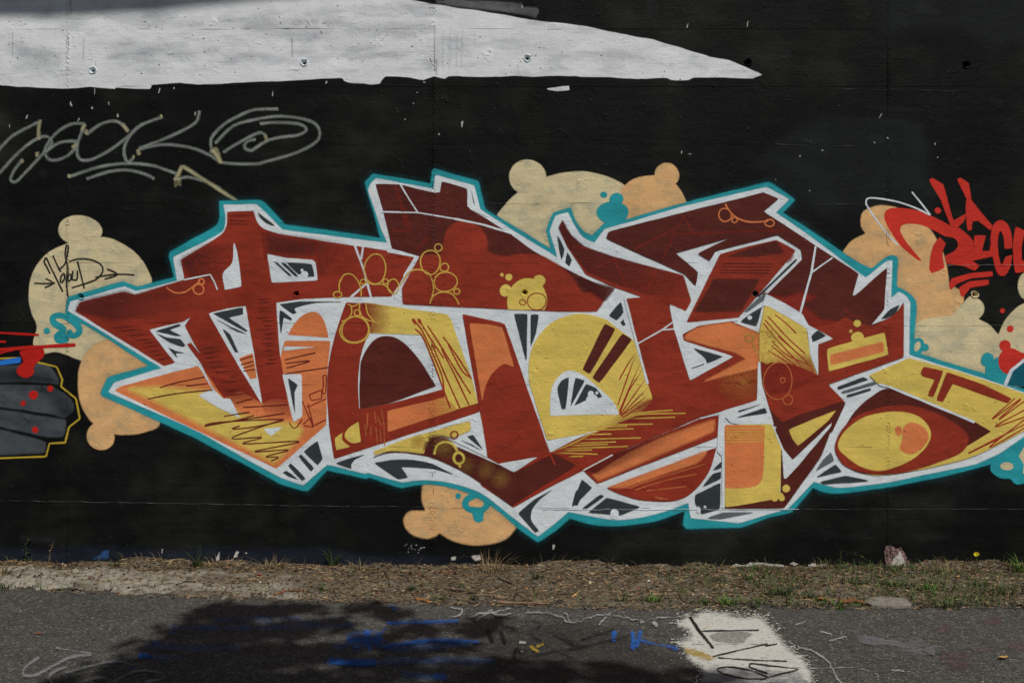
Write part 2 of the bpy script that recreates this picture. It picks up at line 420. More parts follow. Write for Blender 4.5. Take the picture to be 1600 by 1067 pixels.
def build_verge():
    xs = np.concatenate([np.arange(-9, -3.2, .06), np.arange(-3.2, 3.2, .0135), np.arange(3.2, 9, .06)]); ys = np.linspace(-1.02, .04, 80)
    X, Y = np.meshgrid(xs, ys, indexing='ij'); Z = verge_z(X, Y)
    V = np.stack([X, Y, Z], -1).reshape(-1, 3); ny = len(ys); nx = len(xs)
    F = [(i*ny+j, (i+1)*ny+j, (i+1)*ny+j+1, i*ny+j+1) for i in range(nx-1) for j in range(ny-1) if max(Z[i,j], Z[i+1,j], Z[i,j+1], Z[i+1,j+1]) > -.019]
    tag(mesh_obj('dirt_verge', V, F, soil_mat(), smooth=True), kind='structure')
build_verge()
_zx = np.arange(-4.2, 4.2, .01); _zy = np.arange(-1.05, .05, .01); ZT_ = verge_z(*np.meshgrid(_zx, _zy, indexing='ij'))
def zq(x, y): return max(0.0, float(ZT_[min(839, max(0, int((x+4.2)/.01))), min(109, max(0, int((y+1.05)/.01)))]))
def on_verge(x, y): return (x, y, float(verge_z(np.array([x]), np.array([y]))[0]))
def vpx(px, py):                       # photo pixel -> point on verge or asphalt
    x, y, _ = GP(px, py); y = min(y, -.012)
    z = float(verge_z(np.array([x]), np.array([y]))[0]); z = max(z, 0)
    x, y, _ = GP(px, py, z); y = min(y, -.012); return (x, y, max(0, float(verge_z(np.array([x]), np.array([y]))[0])))

# ------------------------------------------------------------------ the wall: formwork panels over a core
paint('black_wall', wc(13, 14.5, 13.5), mot=.6, rough=.6, spec=.10, tint=wc(31, 31, 28), tintamt=.9, tsc=(1.5, 1, 1.9), pit=.7, bump=.7)
paint('band_white', wc(194, 196, 203), mot=.11, rough=.6, tint=wc(158, 160, 165), tintamt=.8, tsc=(3.2, 1, 11), pit=.9, bump=.6)
paint('white', wc(189, 195, 205), mot=.10, rough=.55, tint=wc(160, 166, 178), tintamt=.5, tsc=(9, 1, 16), pit=.3)
paint('teal', wc(36, 132, 141), mot=.20, rough=.5)
paint('haze_teal', wc(30, 110, 118), opacity=.17, grain=1)
paint('haze_peach', wc(150, 118, 80), opacity=.3, grain=1)
paint('deep_teal', wc(14, 80, 94), mot=.2)
paint('red', wc(128, 45, 30), mot=.20, rough=.5, tint=wc(106, 38, 27), tintamt=.6, tsc=(7, 1, 24))
paint('bright_red', wc(140, 44, 30), mot=.16, rough=.5)
paint('maroon', wc(78, 33, 27), mot=.22, rough=.5, tint=wc(70, 28, 26), tintamt=.6)
paint('rust', wc(122, 36, 28), mot=.18, opacity=.75, grain=.9)
paint('rust_soft', wc(122, 38, 28), mot=.18, opacity=.5, grain=.9)
paint('hatch', wc(92, 32, 26), mot=.15)
paint('orange', wc(190, 108, 64), mot=.16, tint=wc(178, 112, 70), tintamt=.5)
paint('yellow', wc(192, 168, 82), mot=.16, tint=wc(178, 160, 84), tintamt=.55)
paint('line_yellow', wc(182, 148, 66), mot=.15, grain=.9)
paint('cream', wc(186, 172, 136), mot=.14, tint=wc(146, 146, 126), tintamt=.6, tsc=(10, 1, 13), edge=(.27, .62))
paint('peach', wc(194, 152, 104), mot=.14, tint=wc(156, 136, 102), tintamt=.6, tsc=(11, 1, 14), edge=(.27, .62))
paint('slate', wc(47, 53, 55), mot=.22, tint=wc(42, 48, 50), tintamt=.6)
paint('mid_grey', wc(84, 90, 92), mot=.2)
paint('tag_red', wc(176, 44, 34), mot=.14, tint=wc(160, 42, 32), tintamt=.5)
paint('left_red', wc(160, 28, 22), mot=.12)
paint('fist_grey', wc(64, 68, 72), mot=.3, tint=wc(44, 48, 52), tintamt=.8, tsc=(5, 1, 8))
paint('ink', wc(24, 26, 26), mot=.2)
paint('black', wc(12, 13, 13), mot=.2)
paint('fist_yellow', wc(160, 136, 44), mot=.15)
paint('left_blue', wc(34, 98, 176), mot=.12)
paint('script', wc(168, 176, 168), mot=.25, grain=1.0, opacity=.85)
paint('script_cream', wc(168, 162, 128), mot=.15, grain=.8, opacity=.8)
paint('haze_yellow', wc(172, 140, 66), grain=1.0, opacity=.75)
paint('haze_red', wc(124, 40, 30), grain=1.0, opacity=.9)
paint('haze_maroon', wc(74, 29, 26), grain=1.0, opacity=.85)
paint('haze_orange', wc(176, 98, 58), grain=1.0, opacity=.85)
paint('patch_black', wc(29, 32, 31), spec=.07, mot=.3, grain=.6, opacity=.8)
paint('base_blue', wc(30, 35, 46), mot=.5, grain=1, opacity=.7)
paint('scuff_grey', wc(110, 112, 114), mot=.4, grain=1, opacity=.55)
paint('smear', wc(128, 130, 136), mot=.4, grain=1, opacity=.17)
paint('run_grey', wc(112, 114, 116), mot=.4, grain=1, opacity=.32)
paint('smear_dark', wc(44, 46, 47), mot=.5, grain=1, opacity=.35, spec=.08)
paint('faint_yellow', wc(172, 140, 66), grain=1.0, opacity=.24)
paint('chip_white', wc(150, 152, 150), mot=.15)
paint('chip_pink', wc(176, 150, 146), mot=.4, tint=wc(60, 50, 50), tintamt=1, tsc=(40, 1, 30))
paint('chip_blue', wc(50, 92, 150), mot=.3)
paint('raw_concrete', wc(120, 118, 112), mot=.3)
paint('bright_yellow', wc(190, 174, 80), mot=.15, grain=.9)

def gdrop(q, p_, al):
    sn = q.n('ShaderNodeVectorMath', operation='SNAP'); sn.inputs[1].default_value = (.0007,)*3; q.l(p_, sn.inputs[0])
    wn = q.n('ShaderNodeTexWhiteNoise', noise_dimensions='3D'); q.l(sn.outputs[0], wn.inputs['Vector'])
    return q.math('LESS_THAN', wn.outputs['Value'], al)
def gpaint(name, c, wear=.5, opacity=1., wsc=70):
    """spray paint on tarmac: worn off the stones"""
    m, t, b = newmat(name); q = N(t); p_ = q.n('ShaderNodeNewGeometry').outputs['Position']
    n1 = q.noise(q.scale(p_, (10, 20, 20)), 1, 4, .65); n2 = q.noise(q.scale(p_, (wsc*.6, wsc, wsc)), 1, 3, .7)
    f = q.map(n1, .3, .7, .8, 1.12); cr_ = q.n('ShaderNodeCombineColor')
    for i in range(3): q.l(f, cr_.inputs[i])
    q.l(q.mix(1.0, c, cr_.outputs[0], 'MULTIPLY'), b.inputs['Base Color'])
    b.inputs['Roughness'].default_value = .8; b.inputs['Specular IOR Level'].default_value = .15
    a = q.n('ShaderNodeAttribute', attribute_name='a').outputs['Fac']
    s_ = q.math('ADD', q.math('MULTIPLY', n1, .45), q.math('MULTIPLY', n2, .55))
    th = q.math('SUBTRACT', q.math('MULTIPLY', a, 1.1), q.math('MULTIPLY', q.math('SUBTRACT', s_, .28), wear*2.0))
    al = q.math('MULTIPLY', q.map(th, .08, .62, 0, 1), opacity); q.l(gdrop(q, p_, al), b.inputs['Alpha'])
    bp = q.n('ShaderNodeBump'); bp.inputs['Strength'].default_value = .4; bp.inputs['Distance'].default_value = .004
    q.l(q.noise(p_, 130, 2), bp.inputs['Height']); q.l(bp.outputs[0], b.inputs['Normal'])
    MATS[name] = m
gpaint('worn_white', wc(176, 172, 166), wear=1.25, wsc=120)
gpaint('worn_pink', wc(150, 120, 116), wear=1.7, wsc=90, opacity=.8)
gpaint('worn_blue', wc(50, 92, 150), wear=1.4, wsc=120, opacity=.5)
wall = thing('concrete_wall', 'tall black-painted concrete wall cast in long formwork boards', 'wall')
def slab(name, x0, x1, y0, y1, z0, z1, mat, parent):
    V = [(x0,y0,z0),(x1,y0,z0),(x1,y1,z0),(x0,y1,z0),(x0,y0,z1),(x1,y0,z1),(x1,y1,z1),(x0,y1,z1)]
    return mesh_obj(name, V, [(3,2,1,0),(4,5,6,7),(0,1,5,4),(1,2,6,5),(2,3,7,6),(3,0,4,7)], mat, parent)
XW0, XW1 = (SEAMS[0]-CX)*S, (SEAMS[-1]-CX)*S
ZT = H-(JOINTS[0]-CY)*S
m_dark, _, b_ = newmat('core_concrete'); b_.inputs['Base Color'].default_value = (.05, .05, .048, 1); b_.inputs['Roughness'].default_value = .95
slab('wall_core', XW0, XW1, .075, .40, -.3, ZT-.002, m_dark, wall)
slab('coping', XW0-.02, XW1+.02, -.02, .45, ZT+.002, ZT+.14, opaque('raw_concrete'), wall)
def panel(x0, x1, y0, y1):
    holes = [h for h in HOLES if x0 < h[0] < x1 and y0 < h[1] < y1]
    g = .16; b = .42; pr = random.uniform(-.0006, -.00005)
    def jit(a, b_, n): return [(a[0]+(b_[0]-a[0])*i/n, a[1]+(b_[1]-a[1])*i/n) for i in range(n)]
    rim = []
    cs = [(x0+g+b, y0+g+b), (x1-g-b, y0+g+b), (x1-g-b, y1-g-b), (x0+g+b, y1-g-b)]
    for i in range(4):
        L = math.dist(cs[i], cs[(i+1) % 4]); rim += jit(cs[i], cs[(i+1) % 4], max(2, int(L/24)))
    rim = [(x+random.gauss(0, .09), y+random.gauss(0, .09)) for x, y in rim]
    n = len(rim); pv = [Vector(p) for p in rim]; pe = [(i, (i+1) % n) for i in range(n)]; cl = []
    for h in holes:
        c = ellipse(h[0], h[1], 5.0, 5.0, 14, wob=.05); k = len(pv); pv += [Vector(p) for p in c]; pe += [(k+i, k+(i+1) % 14) for i in range(14)]; cl.append(c)
    r = delaunay_2d_cdt(pv, pe, [], 0, 1e-4); V = np.array([tuple(v) for v in r[0]]); F = np.array([f for f in r[2] if len(f) == 3])
    c = V[F].mean(1); keep = inside(c[:,0], c[:,1], np.array(rim))
    for q in cl: keep &= ~inside(c[:,0], c[:,1], q)
    verts = [WP(x, y, pr) for x, y in V]; faces = [tuple(int(i) for i in f) for f in F[keep]]
    cx, cy = (x0+x1)/2, (y0+y1)/2
    k = len(verts)
    def outw(p, e): return (p[0]+math.copysign(e, p[0]-cx) if abs(abs(p[0]-cx)-(x1-x0)/2) < 2 else p[0], p[1]+math.copysign(e, p[1]-cy) if abs(abs(p[1]-cy)-(y1-y0)/2) < 2 else p[1])
    verts += [WP(*p, pr) for p in rim]+[WP(*outw(p, b), pr-.0012) for p in rim]+[WP(*outw(p, b), -.076) for p in rim]
    for i in range(n):
        j = (i+1) % n
        faces += [(k+i, k+j, k+n+j, k+n+i), (k+n+i, k+n+j, k+2*n+j, k+2*n+i)]
    return mesh_obj('panel', verts, faces, opaque('black_wall'), wall, np.ones(len(verts)))
ROWS = JOINTS+[892+18]
for i in range(len(ROWS)-1):
    for j in range(len(SEAMS)-1):
        panel(SEAMS[j], SEAMS[j+1], ROWS[i], ROWS[i+1])
HMAT = ['white','white','white','black','black','teal','red','yellow','slate','cream','black','black','black','black']
for (hx, hy), hm in zip(HOLES, HMAT):
    x, _, z = WP(hx, hy); V, F = [], []; n = 16
    prof = [(.0225, -.0052), (.0190, -.0055), (.0165, -.0012), (.0125, .008), (.0105, .010), (.0095, .055), (.0001, .056)]
    for k, (r, y) in enumerate(prof):
        for i in range(n):
            a = 2*math.pi*i/n; rr = r*(1+(.16*random.uniform(-1, 1) if k < 3 else .03*random.uniform(-1, 1)))
            V.append((x+rr*math.cos(a), y*(1 if k else .0)+(-.0004 if k == 0 else 0), z+rr*math.sin(a)))
    for k in range(len(prof)-1):
        for i in range(n): F.append((k*n+i, k*n+(i+1) % n, (k+1)*n+(i+1) % n, (k+1)*n+i))
    mesh_obj('tie_hole', V, F, opaque(hm), wall, np.ones(len(V)), smooth=False)
# ------------------------------------------------------------------ marks painted on the wall
def base_at(px): return ((px-CX)*S, 0, .0)
# darker / greyer roller patches of the black ground coat
bp_ = thing('roller_patch', 'slightly paler charcoal roller patch right of centre below the white band', 'paint patch', base_at(1350))
sheet(bp_, 'patch', 'patch_black', 'U4 40,800 130,720 300,655 450,640 870,672 880,780 905,1000 1000,1100 700,1150 300,1200 30,1010 -120,900', soft=14, wob=1)
bp2 = thing('roller_patch', 'faint grey roller patch at the top right corner of the wall', 'paint patch', base_at(1500))
sheet(bp2, 'patch', 'patch_black', 'X 1370,-20 1640,-20 1640,60 1560,75 1480,50 1380,52', soft=22, wob=1)
bb_ = thing('base_paint_strip', 'dull blue strip of old paint along the foot of the wall at left', 'paint patch', base_at(330))
sheet(bb_, 'strip', 'base_blue', 'X -20,858 90,860 165,856 260,862 330,858 430,862 500,858 560,868 660,872 740,876 742,900 -20,900', soft=9, wob=2)

sc2 = thing('wall_scuffs', 'faint pale scuffs rubbed into the black paint above the wall foot at right', 'scuffs', base_at(1300))
lines(sc2, 'scuff', 'smear_dark', [('X 1322,840 1345,833 1376,818', 4), ('X 1280,826 1310,838', 5), ('X 1365,806 1385,812', 4), ('X 1350,846 1372,836', 3), ('X 1395,832 1402,850', 3), ('X 1440,836 1490,840', 5)], soft=9)
sc3 = thing('wall_scuffs', 'faint pale scuffs on the black paint left of the big piece', 'scuffs', base_at(60))
lines(sc3, 'scuff', 'smear_dark', [('X 8,270 10,330', 3), ('X 60,268 75,275', 8), ('X 10,300 12,340', 2), ('X 30,840 90,846', 8), ('X 240,300 330,322', 3)], soft=8)
sc4 = thing('wall_scuffs', 'faint grey rubbed marks on the black wall at the top right', 'scuffs', base_at(1450))
lines(sc4, 'scuff', 'smear_dark', [('X 1355,170 1500,176', 5), ('X 1545,155 1568,162', 9), ('X 1225,85 1235,90', 8), ('X 1430,12 1470,20', 14), ('X 1262,165 1278,172', 7), ('X 1475,120 1476,170', 2), ('X 1528,180 1532,236', 2), ('X 1500,215 1510,225', 6), ('X 1010,10 1030,14', 12)], soft=9)
# white band
band = thing('white_band', 'broad white painted band tapering to a point across the top of the wall', 'painted band', base_at(600))
sheet(band, 'band_paint', 'band_white', 'U1 -150,480 0,475 160,484 200,488 350,495 430,488 500,482 640,497 642,490 835,496 845,470 1000,463 1100,471 1423,456 U2 200,448 300,444 480,433 492,452 520,462 600,463 640,472 690,470 705,440 720,424 850,430 930,446 990,424 1050,441 1070,425 1280,428 1423,424 U3 120,427 250,420 400,430 550,429 700,441 860,434 885,446 980,446 1010,431 1200,433 1340,437 1355,428 1392,417 1300,374 1200,335 1100,320 940,268 860,245 780,222 700,210 560,180 420,151 250,128 100,112 0,95 U2 1300,72 1200,55 1100,45 1000,28 850,0 500,-140 U1 -150,-150', soft=.8, wob=.7)
lines(band, 'brush_smear', 'scuff_grey', [('U2 1045,12 1250,30 1423,48 U3 150,68', 9), ('U2 1080,22 1423,62 U3 140,90', 5), ('U2 1000,12 1300,18 U3 60,32', 4)], soft=4)
lines(band, 'brush_smear', 'smear', [('U2 320,170 345,75', 6), ('U2 180,240 190,150', 5), ('U2 300,345 400,352', 7), ('U3 600,300 760,330', 8), ('U3 980,345 1095,390', 9), ('U3 740,320 840,360', 7),
      ('U1 700,400 900,385 1100,400', 4), ('U1 200,380 420,420', 4), ('U2 450,250 650,270 730,265', 3), ('U2 40,240 110,248', 5)], soft=11)
bpr = random.Random(5); spots = []
for k in range(95):
    px = bpr.uniform(0, 1080); py = bpr.uniform(10, 122)
    if px > 640 and py < 14+(px-640)*.2: continue
    spots.append(sheet(band, 'pit', 'ink', ellipse(px, py, bpr.uniform(.4, 1.5), bpr.uniform(.4, 1.0), 7, 0, .3), soft=.5, wob=.1))
for k in range(26):
    px = bpr.uniform(20, 1000); py = bpr.uniform(25, 110); w_ = bpr.uniform(12, 60)
    if px > 620 and py < 40+(px-620)*.16: continue
    sheet(band, 'stain', 'smear', ellipse(px, py, w_, bpr.uniform(2, 9), 22, bpr.uniform(-.15, .15), .22), soft=bpr.uniform(5, 14), wob=2)
lines(band, 'runs', 'run_grey', [('X %d,%d %d,%d' % (x, y, x+bpr.choice([-1, 0, 1]), y+l), w_) for x, y, l, w_ in ((679,40,72,1.6),(682,92,26,2.2),(20,50,40,1),(131,60,34,1.2),(110,-5,28,2),(456,60,30,2),(692,50,62,.8),(703,44,70,.8),(714,52,54,.8),(722,48,60,.8),(741,52,26,.8),(150,95,22,.8))], soft=1.6, smooth=False)
paint('drip_white', wc(208, 208, 208), mot=.1)
chips = []
def chip(mat, s, parent=band, wd=None): pass
ch = thing('paint_speck', 'white paint flecks spattered over the black wall below the white band', 'paint flecks', base_at(500))
cr = random.Random(11)
def fleck(px, py, w_, h_, rot=0): return ellipse(px, py, w_*.7, h_*.75, 9, rot, wob=.36)
flecks = [(148,143,1.1,6,.05),(111,163,2,5,-.1),(42,183,1.2,6,.5),(123,187,1.4,3,.6),(184,181,2,4,.3),(249,142,1.3,5,.2),(272,138,1,3,.2),(305,178,1.2,6,.1),(426,147,.9,7,0),(510,129,2.2,2.5,0),(663,129,2.5,1.2,0),
          (722,194,2.6,5.5,.2),(686,210,1,2.5,0),(816,11,1,4,.1),(1074,41,1,6,.2),(1168,38,1.1,6,.2),(633,187,1.2,1.2,0),(652,145,1.2,1,0),(646,162,1,1,0),(144,169,1.5,3,0),(170,162,1.3,3,0),(1065,238,1.2,3,0),(1078,241,3,1,.2),
          (1366,223,1.6,1.2,.5),(1285,235,2,1.1,0),(1387,216,1.6,1.6,0),(1461,225,1,2,0),(1465,246,1.2,1.2,0),(1250,244,2,1.2,.3),(865,854,3.5,4.5,0),(1081,886,1.6,4,.1),(1376,181,1,5,.5),(15,197,1,3,0),(1212,281,1,1,0),(1265,298,1,1.4,0)]
for k, f in enumerate(flecks):
    sheet(ch, 'fleck', 'chip_white', fleck(*f), soft=.5, wob=.2)
sheet(band, 'stray_dab', 'band_white', 'U3 192,495 260,485 318,478 321,503 250,509 200,500', soft=.7, wob=.3)
# loose small flecks, too many to pick out
V, F, A = [], [], []
for i in range(520):
    px, py = cr.uniform(-60, 1660), cr.choice([cr.uniform(130, 330), cr.uniform(700, 880), cr.uniform(0, 330)])
    e = ellipse(px, py, cr.uniform(.25, .7), cr.uniform(.25, .9), 6, cr.random()*3, .2); k = len(V)
    V += [WP(x, y, .0042) for x, y in e]; F.append(tuple(range(k, k+6)))
tag(mesh_obj('fine_flecks', V, F, MATS['scuff_grey'], wall, np.full(len(V), .75)), kind='stuff')
# old paint at the wall's foot
foot = thing('paint_remnant', 'white and pinkish old paint remnants on the wall foot at right', 'paint patch', base_at(1300))
sheet(foot, 'remnant', 'worn_pink', 'X 1384,851 1392,849 1400,858 1408,853 1416,868 1423,882 1424,900 1380,900 1384,880 1382,862', soft=1.5, wob=1.2)
sheet(foot, 'remnant', 'worn_white', 'X 1395,872 1402,866 1406,858 1412,870 1415,884 1412,900 1398,900 1392,884', soft=2.5, wob=1.2)
sheet(foot, 'remnant', 'worn_white', 'X 1142,883 1150,879 1160,882 1172,878 1190,879 1205,881 1225,882 1226,890 1200,889 1172,891 1160,886', soft=1.2, wob=1)
sheet(foot, 'remnant', 'worn_white', 'X 1233,880 1240,877 1249,881 1240,884', soft=1, wob=.6)
sheet(foot, 'remnant', 'worn_white', 'X 1261,882 1270,878 1276,882 1290,880 1296,884 1284,888 1264,887', soft=1, wob=.8)
foot2 = thing('paint_remnant', 'blue and white scraps of old paint on the wall foot at left', 'paint patch', base_at(200))
sheet(foot2, 'remnant', 'worn_blue', 'X 143,874 158,866 161,859 170,858 170,872 158,875', soft=1.5, wob=.8)
for s_ in ('X 341,861 344,860 343,876 338,878 337,872', 'X 369,860 374,861 371,870 364,873 366,866', 'X 381,863 387,862 386,866', 'X 253,857 255,857 254,865 252,865'):
    sheet(foot2, 'remnant', 'worn_white', s_, soft=2, wob=.4)
foot3 = thing('paint_remnant', 'pale grey scraps of old paint at the wall foot below the peach bubbles', 'paint patch', base_at(720))
for s_ in ('X 704,871 710,868 714,869 712,875 705,876', 'X 735,868 750,866 754,874 742,877'):
    sheet(foot3, 'remnant', 'worn_white', s_, soft=3, wob=.6)
for k in range(16):
    sheet(foot3, 'remnant', 'chip_white', fleck(648+cr.gauss(0, 8), 856+cr.gauss(0, 3.5), cr.uniform(.5, 1.3), cr.uniform(.5, 1.3)), soft=.4, wob=.1)

# ---- script tag, top left
sc_ = thing('script_tag', 'pale sprayed script tag with long arrow at the top left', 'graffiti tag', base_at(250))
lines(sc_, 'spray_line', 'script', ['U1 -20,850 60,765 150,712 215,680', 'U1 -10,972 100,852 200,775 260,760 290,795 250,848', 'U1 130,885 85,940 58,1000 88,1012 160,940 245,850',
   'U1 245,850 265,800 320,735 400,690 475,690', 'U1 250,850 330,795 430,792 385,860 310,892 265,882 248,850', 'U1 475,690 432,800 438,880 500,890 600,842 700,770 780,700 905,650',
   'U1 480,750 560,692 650,676 715,730', 'U1 790,690 720,760 690,830 700,890 715,905 745,875', 'U1 1110,615 1085,685 940,762 770,830 900,805 1050,820 1160,860 1240,905 1423,912 U2 60,898 180,865 270,830 340,785 355,740 330,690 250,660 120,648 0,665',
   'U1 1180,850 1175,770 1250,690 1350,635 1423,610 U2 125,607', 'U1 1195,800 1300,700 1423,665 U2 0,660', 'U1 1240,850 1300,810 1423,745 U2 30,738 60,760', 'U1 1423,775 1370,790 1360,825 1400,838 U2 0,822 60,785 130,765 235,752 282,722 240,690 100,682 20,690',
   'U1 380,985 550,930 700,910 850,922 990,970', 'U1 480,996 600,957 700,946 800,967 860,996', 'A 1100,125 1170,108 1280,135 1380,180'], wd=2.1, soft=4.2)
lines(sc_, 'spray_line', 'script_cream', ['U1 225,665 215,720 218,780', 'U1 200,860 210,850 205,875', 'U1 118,885 125,910', 'U1 480,750 480,720', 'U1 680,690 715,735', 'U1 400,825 428,800', 'U1 470,690 455,730', 'U1 890,650 905,645', 'U1 765,830 775,865', 'U1 735,870 750,875', ('U1 1180,830 1210,870 1230,910', 5), 'U1 1170,850 1200,825 1220,870', 'U2 50,750 62,785',
   ('A 1140,35 1110,100 1090,130', 3.6), ('A 1140,38 1300,140 1410,212 1492,264', 3.6), ('A 420,103 445,100', 4), ('A 1095,128 1098,172', 1.5), ('A 1112,128 1113,160', 1.5), ('A 1124,128 1126,165', 1.5), ('A 1092,120 1130,118', 4)], wd=3.2, soft=4)

paint('haze_black', wc(20, 22, 23), opacity=.5, grain=1)
# ---- neighbouring piece at the left edge
fist = thing('grey_graffiti', 'grey clenched-fist graffiti with yellow outline at the left edge', 'graffiti', base_at(40))
for s_ in ('F -200,480 0,490 210,470~ 300,480~ 355,560~ 372,602 200,588 -200,582', 'F -200,600 0,602 330,612 440,690~ 462,760~ 400,812 340,790 0,738 -200,730',
           'F -200,758 0,760 360,815 412,822 392,920~ 300,932 0,862 -200,850', 'F -200,880 0,884 290,962 285,1030 0,1040 -200,1040'):
    sheet(fist, 'finger', 'fist_grey', s_, soft=2, wob=.8)
sheet(fist, 'finger_shading', 'haze_black', 'F 230,625 330,625 430,700~ 450,780 400,800 330,700~', soft=12, wob=1)
sheet(fist, 'finger_shading', 'haze_black', 'F -100,520 100,505 300,560 340,590 -100,570', soft=12, wob=1)
lines(fist, 'outline', 'fist_yellow', ['F -100,445 0,440 130,437', 'F 235,464 355,492 390,572 382,615 475,690 500,815 432,868 408,965 310,970 288,1052 0,1062 -100,1066'], wd=2.6, soft=1, smooth=False)
sheet(fist, 'blue_stripe', 'left_blue', 'F -100,470 0,455 130,430 132,466 60,474 0,484 -100,500', soft=.8)
# ---- the main piece
pc = thing('graffiti_piece', 'large red, yellow and white wildstyle lettering piece outlined in teal', 'graffiti', base_at(850))
def p(name, mat, s_, **k): return sheet(pc, name, mat, s_, **k)
def ln(name, mat, items, **k): return lines(pc, name, mat, items, **k)
# bubbles behind the letters
p('bubble', 'cream', tel('A', 500, 440, 134, 94), soft=1.2)
p('bubble', 'cream', 'A 180,860~ 200,720~ 280,600~ 400,530~ 560,490~ 680,490~ 800,545~ 890,630~ 948,745 F 900,480 620,500 540,464 470,440 360,400~ 270,412 210,350~ 232,240~ 200,160~', soft=1.2)
p('bubble', 'peach', 'F 490,560~ 520,440~ 600,350~ 720,330~ 960,500 1000,840~ 900,900~ 800,915~ 700,905~ 580,840~ 505,720~', soft=1.6)
p('bubble', 'peach', tel('F', 630, 925, 86, 86), soft=1.4)
p('bubble', 'cream', tel('C', 1096, 106, 117, 104), soft=1.2)
p('bubble', 'cream', 'C 905,345 1000,235~ 1120,150~ 1260,95~ 1420,72~ D 320,85~ 420,115~ 520,170 560,370 300,500 0,600 C 1240,600', soft=1.2)
p('bubble', 'peach', 'D 480,180 560,122~ 680,98~ 780,118~ 850,185~ 895,275 700,380 530,400 490,280', soft=1.2)
p('bubble', 'peach', tel('D', 768, 92, 76, 72), soft=1.2)
p('bubble', 'peach', 'E 455,590 520,510~ 612,460 582,410~ 590,330~ 650,295~ 730,285~ 860,320~ 1000,420~ 1080,550~ 1115,660~ 1132,780 1222,822 1218,900~ 1170,965~ 1060,995 950,1060 900,1100 800,900 800,600 640,720', soft=1.4)
p('bubble', 'cream', 'J 880,420 900,230 1000,190~ 1150,172 1220,95 1270,50~ 1340,92~ 1348,150~ 1312,195 1380,230~ 1440,292 1480,205~ 1540,135~ 1600,98~ 1680,80 1680,600 1490,625 1380,570', soft=1.2)
p('bubble', 'cream', tel('E', 1615, 790, 52, 84), soft=1.4)
p('bubble', 'peach', 'L 640,500 638,600~ 662,672 560,680~ 524,735~ 560,805~ 650,842~ 715,832~ 745,806 850,862~ 1000,885~ 1150,850~ 1228,772 1130,640 930,530', soft=2.2, wob=.6)
# teal outline and splashes
TEAL = 'A 420,870 428,855 560,820 770,757 860,793 1090,735 1056,600 1062,575 1340,420~ 1366,390~ 1374,350 1370,258 B 630,52 660,70 782,206 1000,232 1378,290 1330,110 1296,0 C 80,140 130,87 300,115 493,152 498,70 512,55 790,135 832,308 1245,556 1213,440 1258,330 1368,296 1388,360~ 1440,440~ 1500,476 D 370,402 530,368 870,270 1400,138 1420,146 1570,250 1492,330 1600,398 E 560,640 648,682 740,605 770,594~ 805,605~ 812,640 802,790 880,835~ 922,880~ 926,960 J 905,398 1390,548 1490,602 1700,660 N 1700,175 1600,232 1500,320 1385,382 1200,430 1050,465 800,515 450,562~ 340,550~ 280,525 150,680 0,712 M 1230,775 890,782 868,760 880,670 700,732~ 450,766~ 300,755~ 160,715 80,790 L 1362,868 1230,772 1100,662~ 930,562~ 750,512~ 620,508~ 510,528 305,462 290,472 45,415 K 1325,548 1290,545 1160,505 900,365 640,225 300,70 F 638,675 630,655 672,562 700,550 930,485 680,320 560,245 410,168'
p('teal_overspray', 'haze_teal', TEAL, soft=9, wob=1)
p('teal_outline', 'teal', TEAL, soft=1.7, wob=.45)
p('teal_splash', 'teal', tel('D', 428, 330, 97, 72), soft=.9)
p('teal_splash', 'teal', tel('D', 453, 246, 44, 38), soft=.9)
p('teal_splash', 'teal', tel('D', 373, 218, 22, 20), soft=.9)
p('teal_splash', 'teal', 'D 360,420 380,385 420,380 470,420 400,430', soft=.9)
ln('teal_splash', 'teal', [('F 420,300 370,330 355,300 400,260 340,220 330,185 370,170 430,190 490,240 495,280 450,300 430,260', 9.5)], soft=1)
p('teal_splash', 'teal', tel('F', 390, 312, 42, 34), soft=1)
p('teal_splash', 'teal', tel('F', 293, 268, 19, 19), soft=.8)
ln('teal_splash', 'teal', [('L 990,570 930,590 905,630 940,665 1000,670 1045,635 1030,590 985,568', 9)], soft=1)
p('teal_splash', 'teal', 'L 920,640 980,650 1040,650 1020,690 1018,735 990,745 965,735 955,690', soft=1)
p('teal_splash', 'teal', tel('L', 864, 577, 17, 18), soft=.8)
ln('teal_splash', 'teal', [('J 935,318 908,345 905,400 940,405 965,370 960,330 930,318', 5.5)], soft=.8)
p('teal_splash', 'teal', tel('J', 982, 370, 22, 24), soft=.8)
p('teal_splash', 'teal', tel('J', 1370, 448, 42, 44), soft=.9)
p('teal_splash', 'teal', 'J 1355,480 1400,470 1440,430~ 1500,500 1500,610 1360,560', soft=.9)
p('teal_splash', 'teal', 'N 1388,400 1400,340 1600,225 1700,200 1700,480 1600,500 1550,505~ 1515,470 1450,465~ 1400,430~', soft=1)
p('bubble', 'cream', tel('N', 1492, 393, 42, 25), soft=.8)
p('bubble', 'cream', 'N 1700,240 1600,270 1565,330 1600,380 1590,440 1700,460', soft=.8)
p('red_splash', 'tag_red', tel('J', 1480, 360, 34, 36), soft=.8)
p('red_splash', 'tag_red', 'J 1440,450~ 1460,400~ 1520,375~ 1575,400~ 1640,420 1640,470 1560,520~ 1490,535~ 1450,500~', soft=.9)
p('red_splash', 'tag_red', tel('J', 1513, 256, 22, 22), soft=.8)
p('red_splash', 'tag_red', tel('J', 1465, 143, 15, 15), soft=.8)
p('teal_panel', 'deep_teal', 'J 1495,605 1525,515 1600,455 1700,440 1700,625', soft=.8)
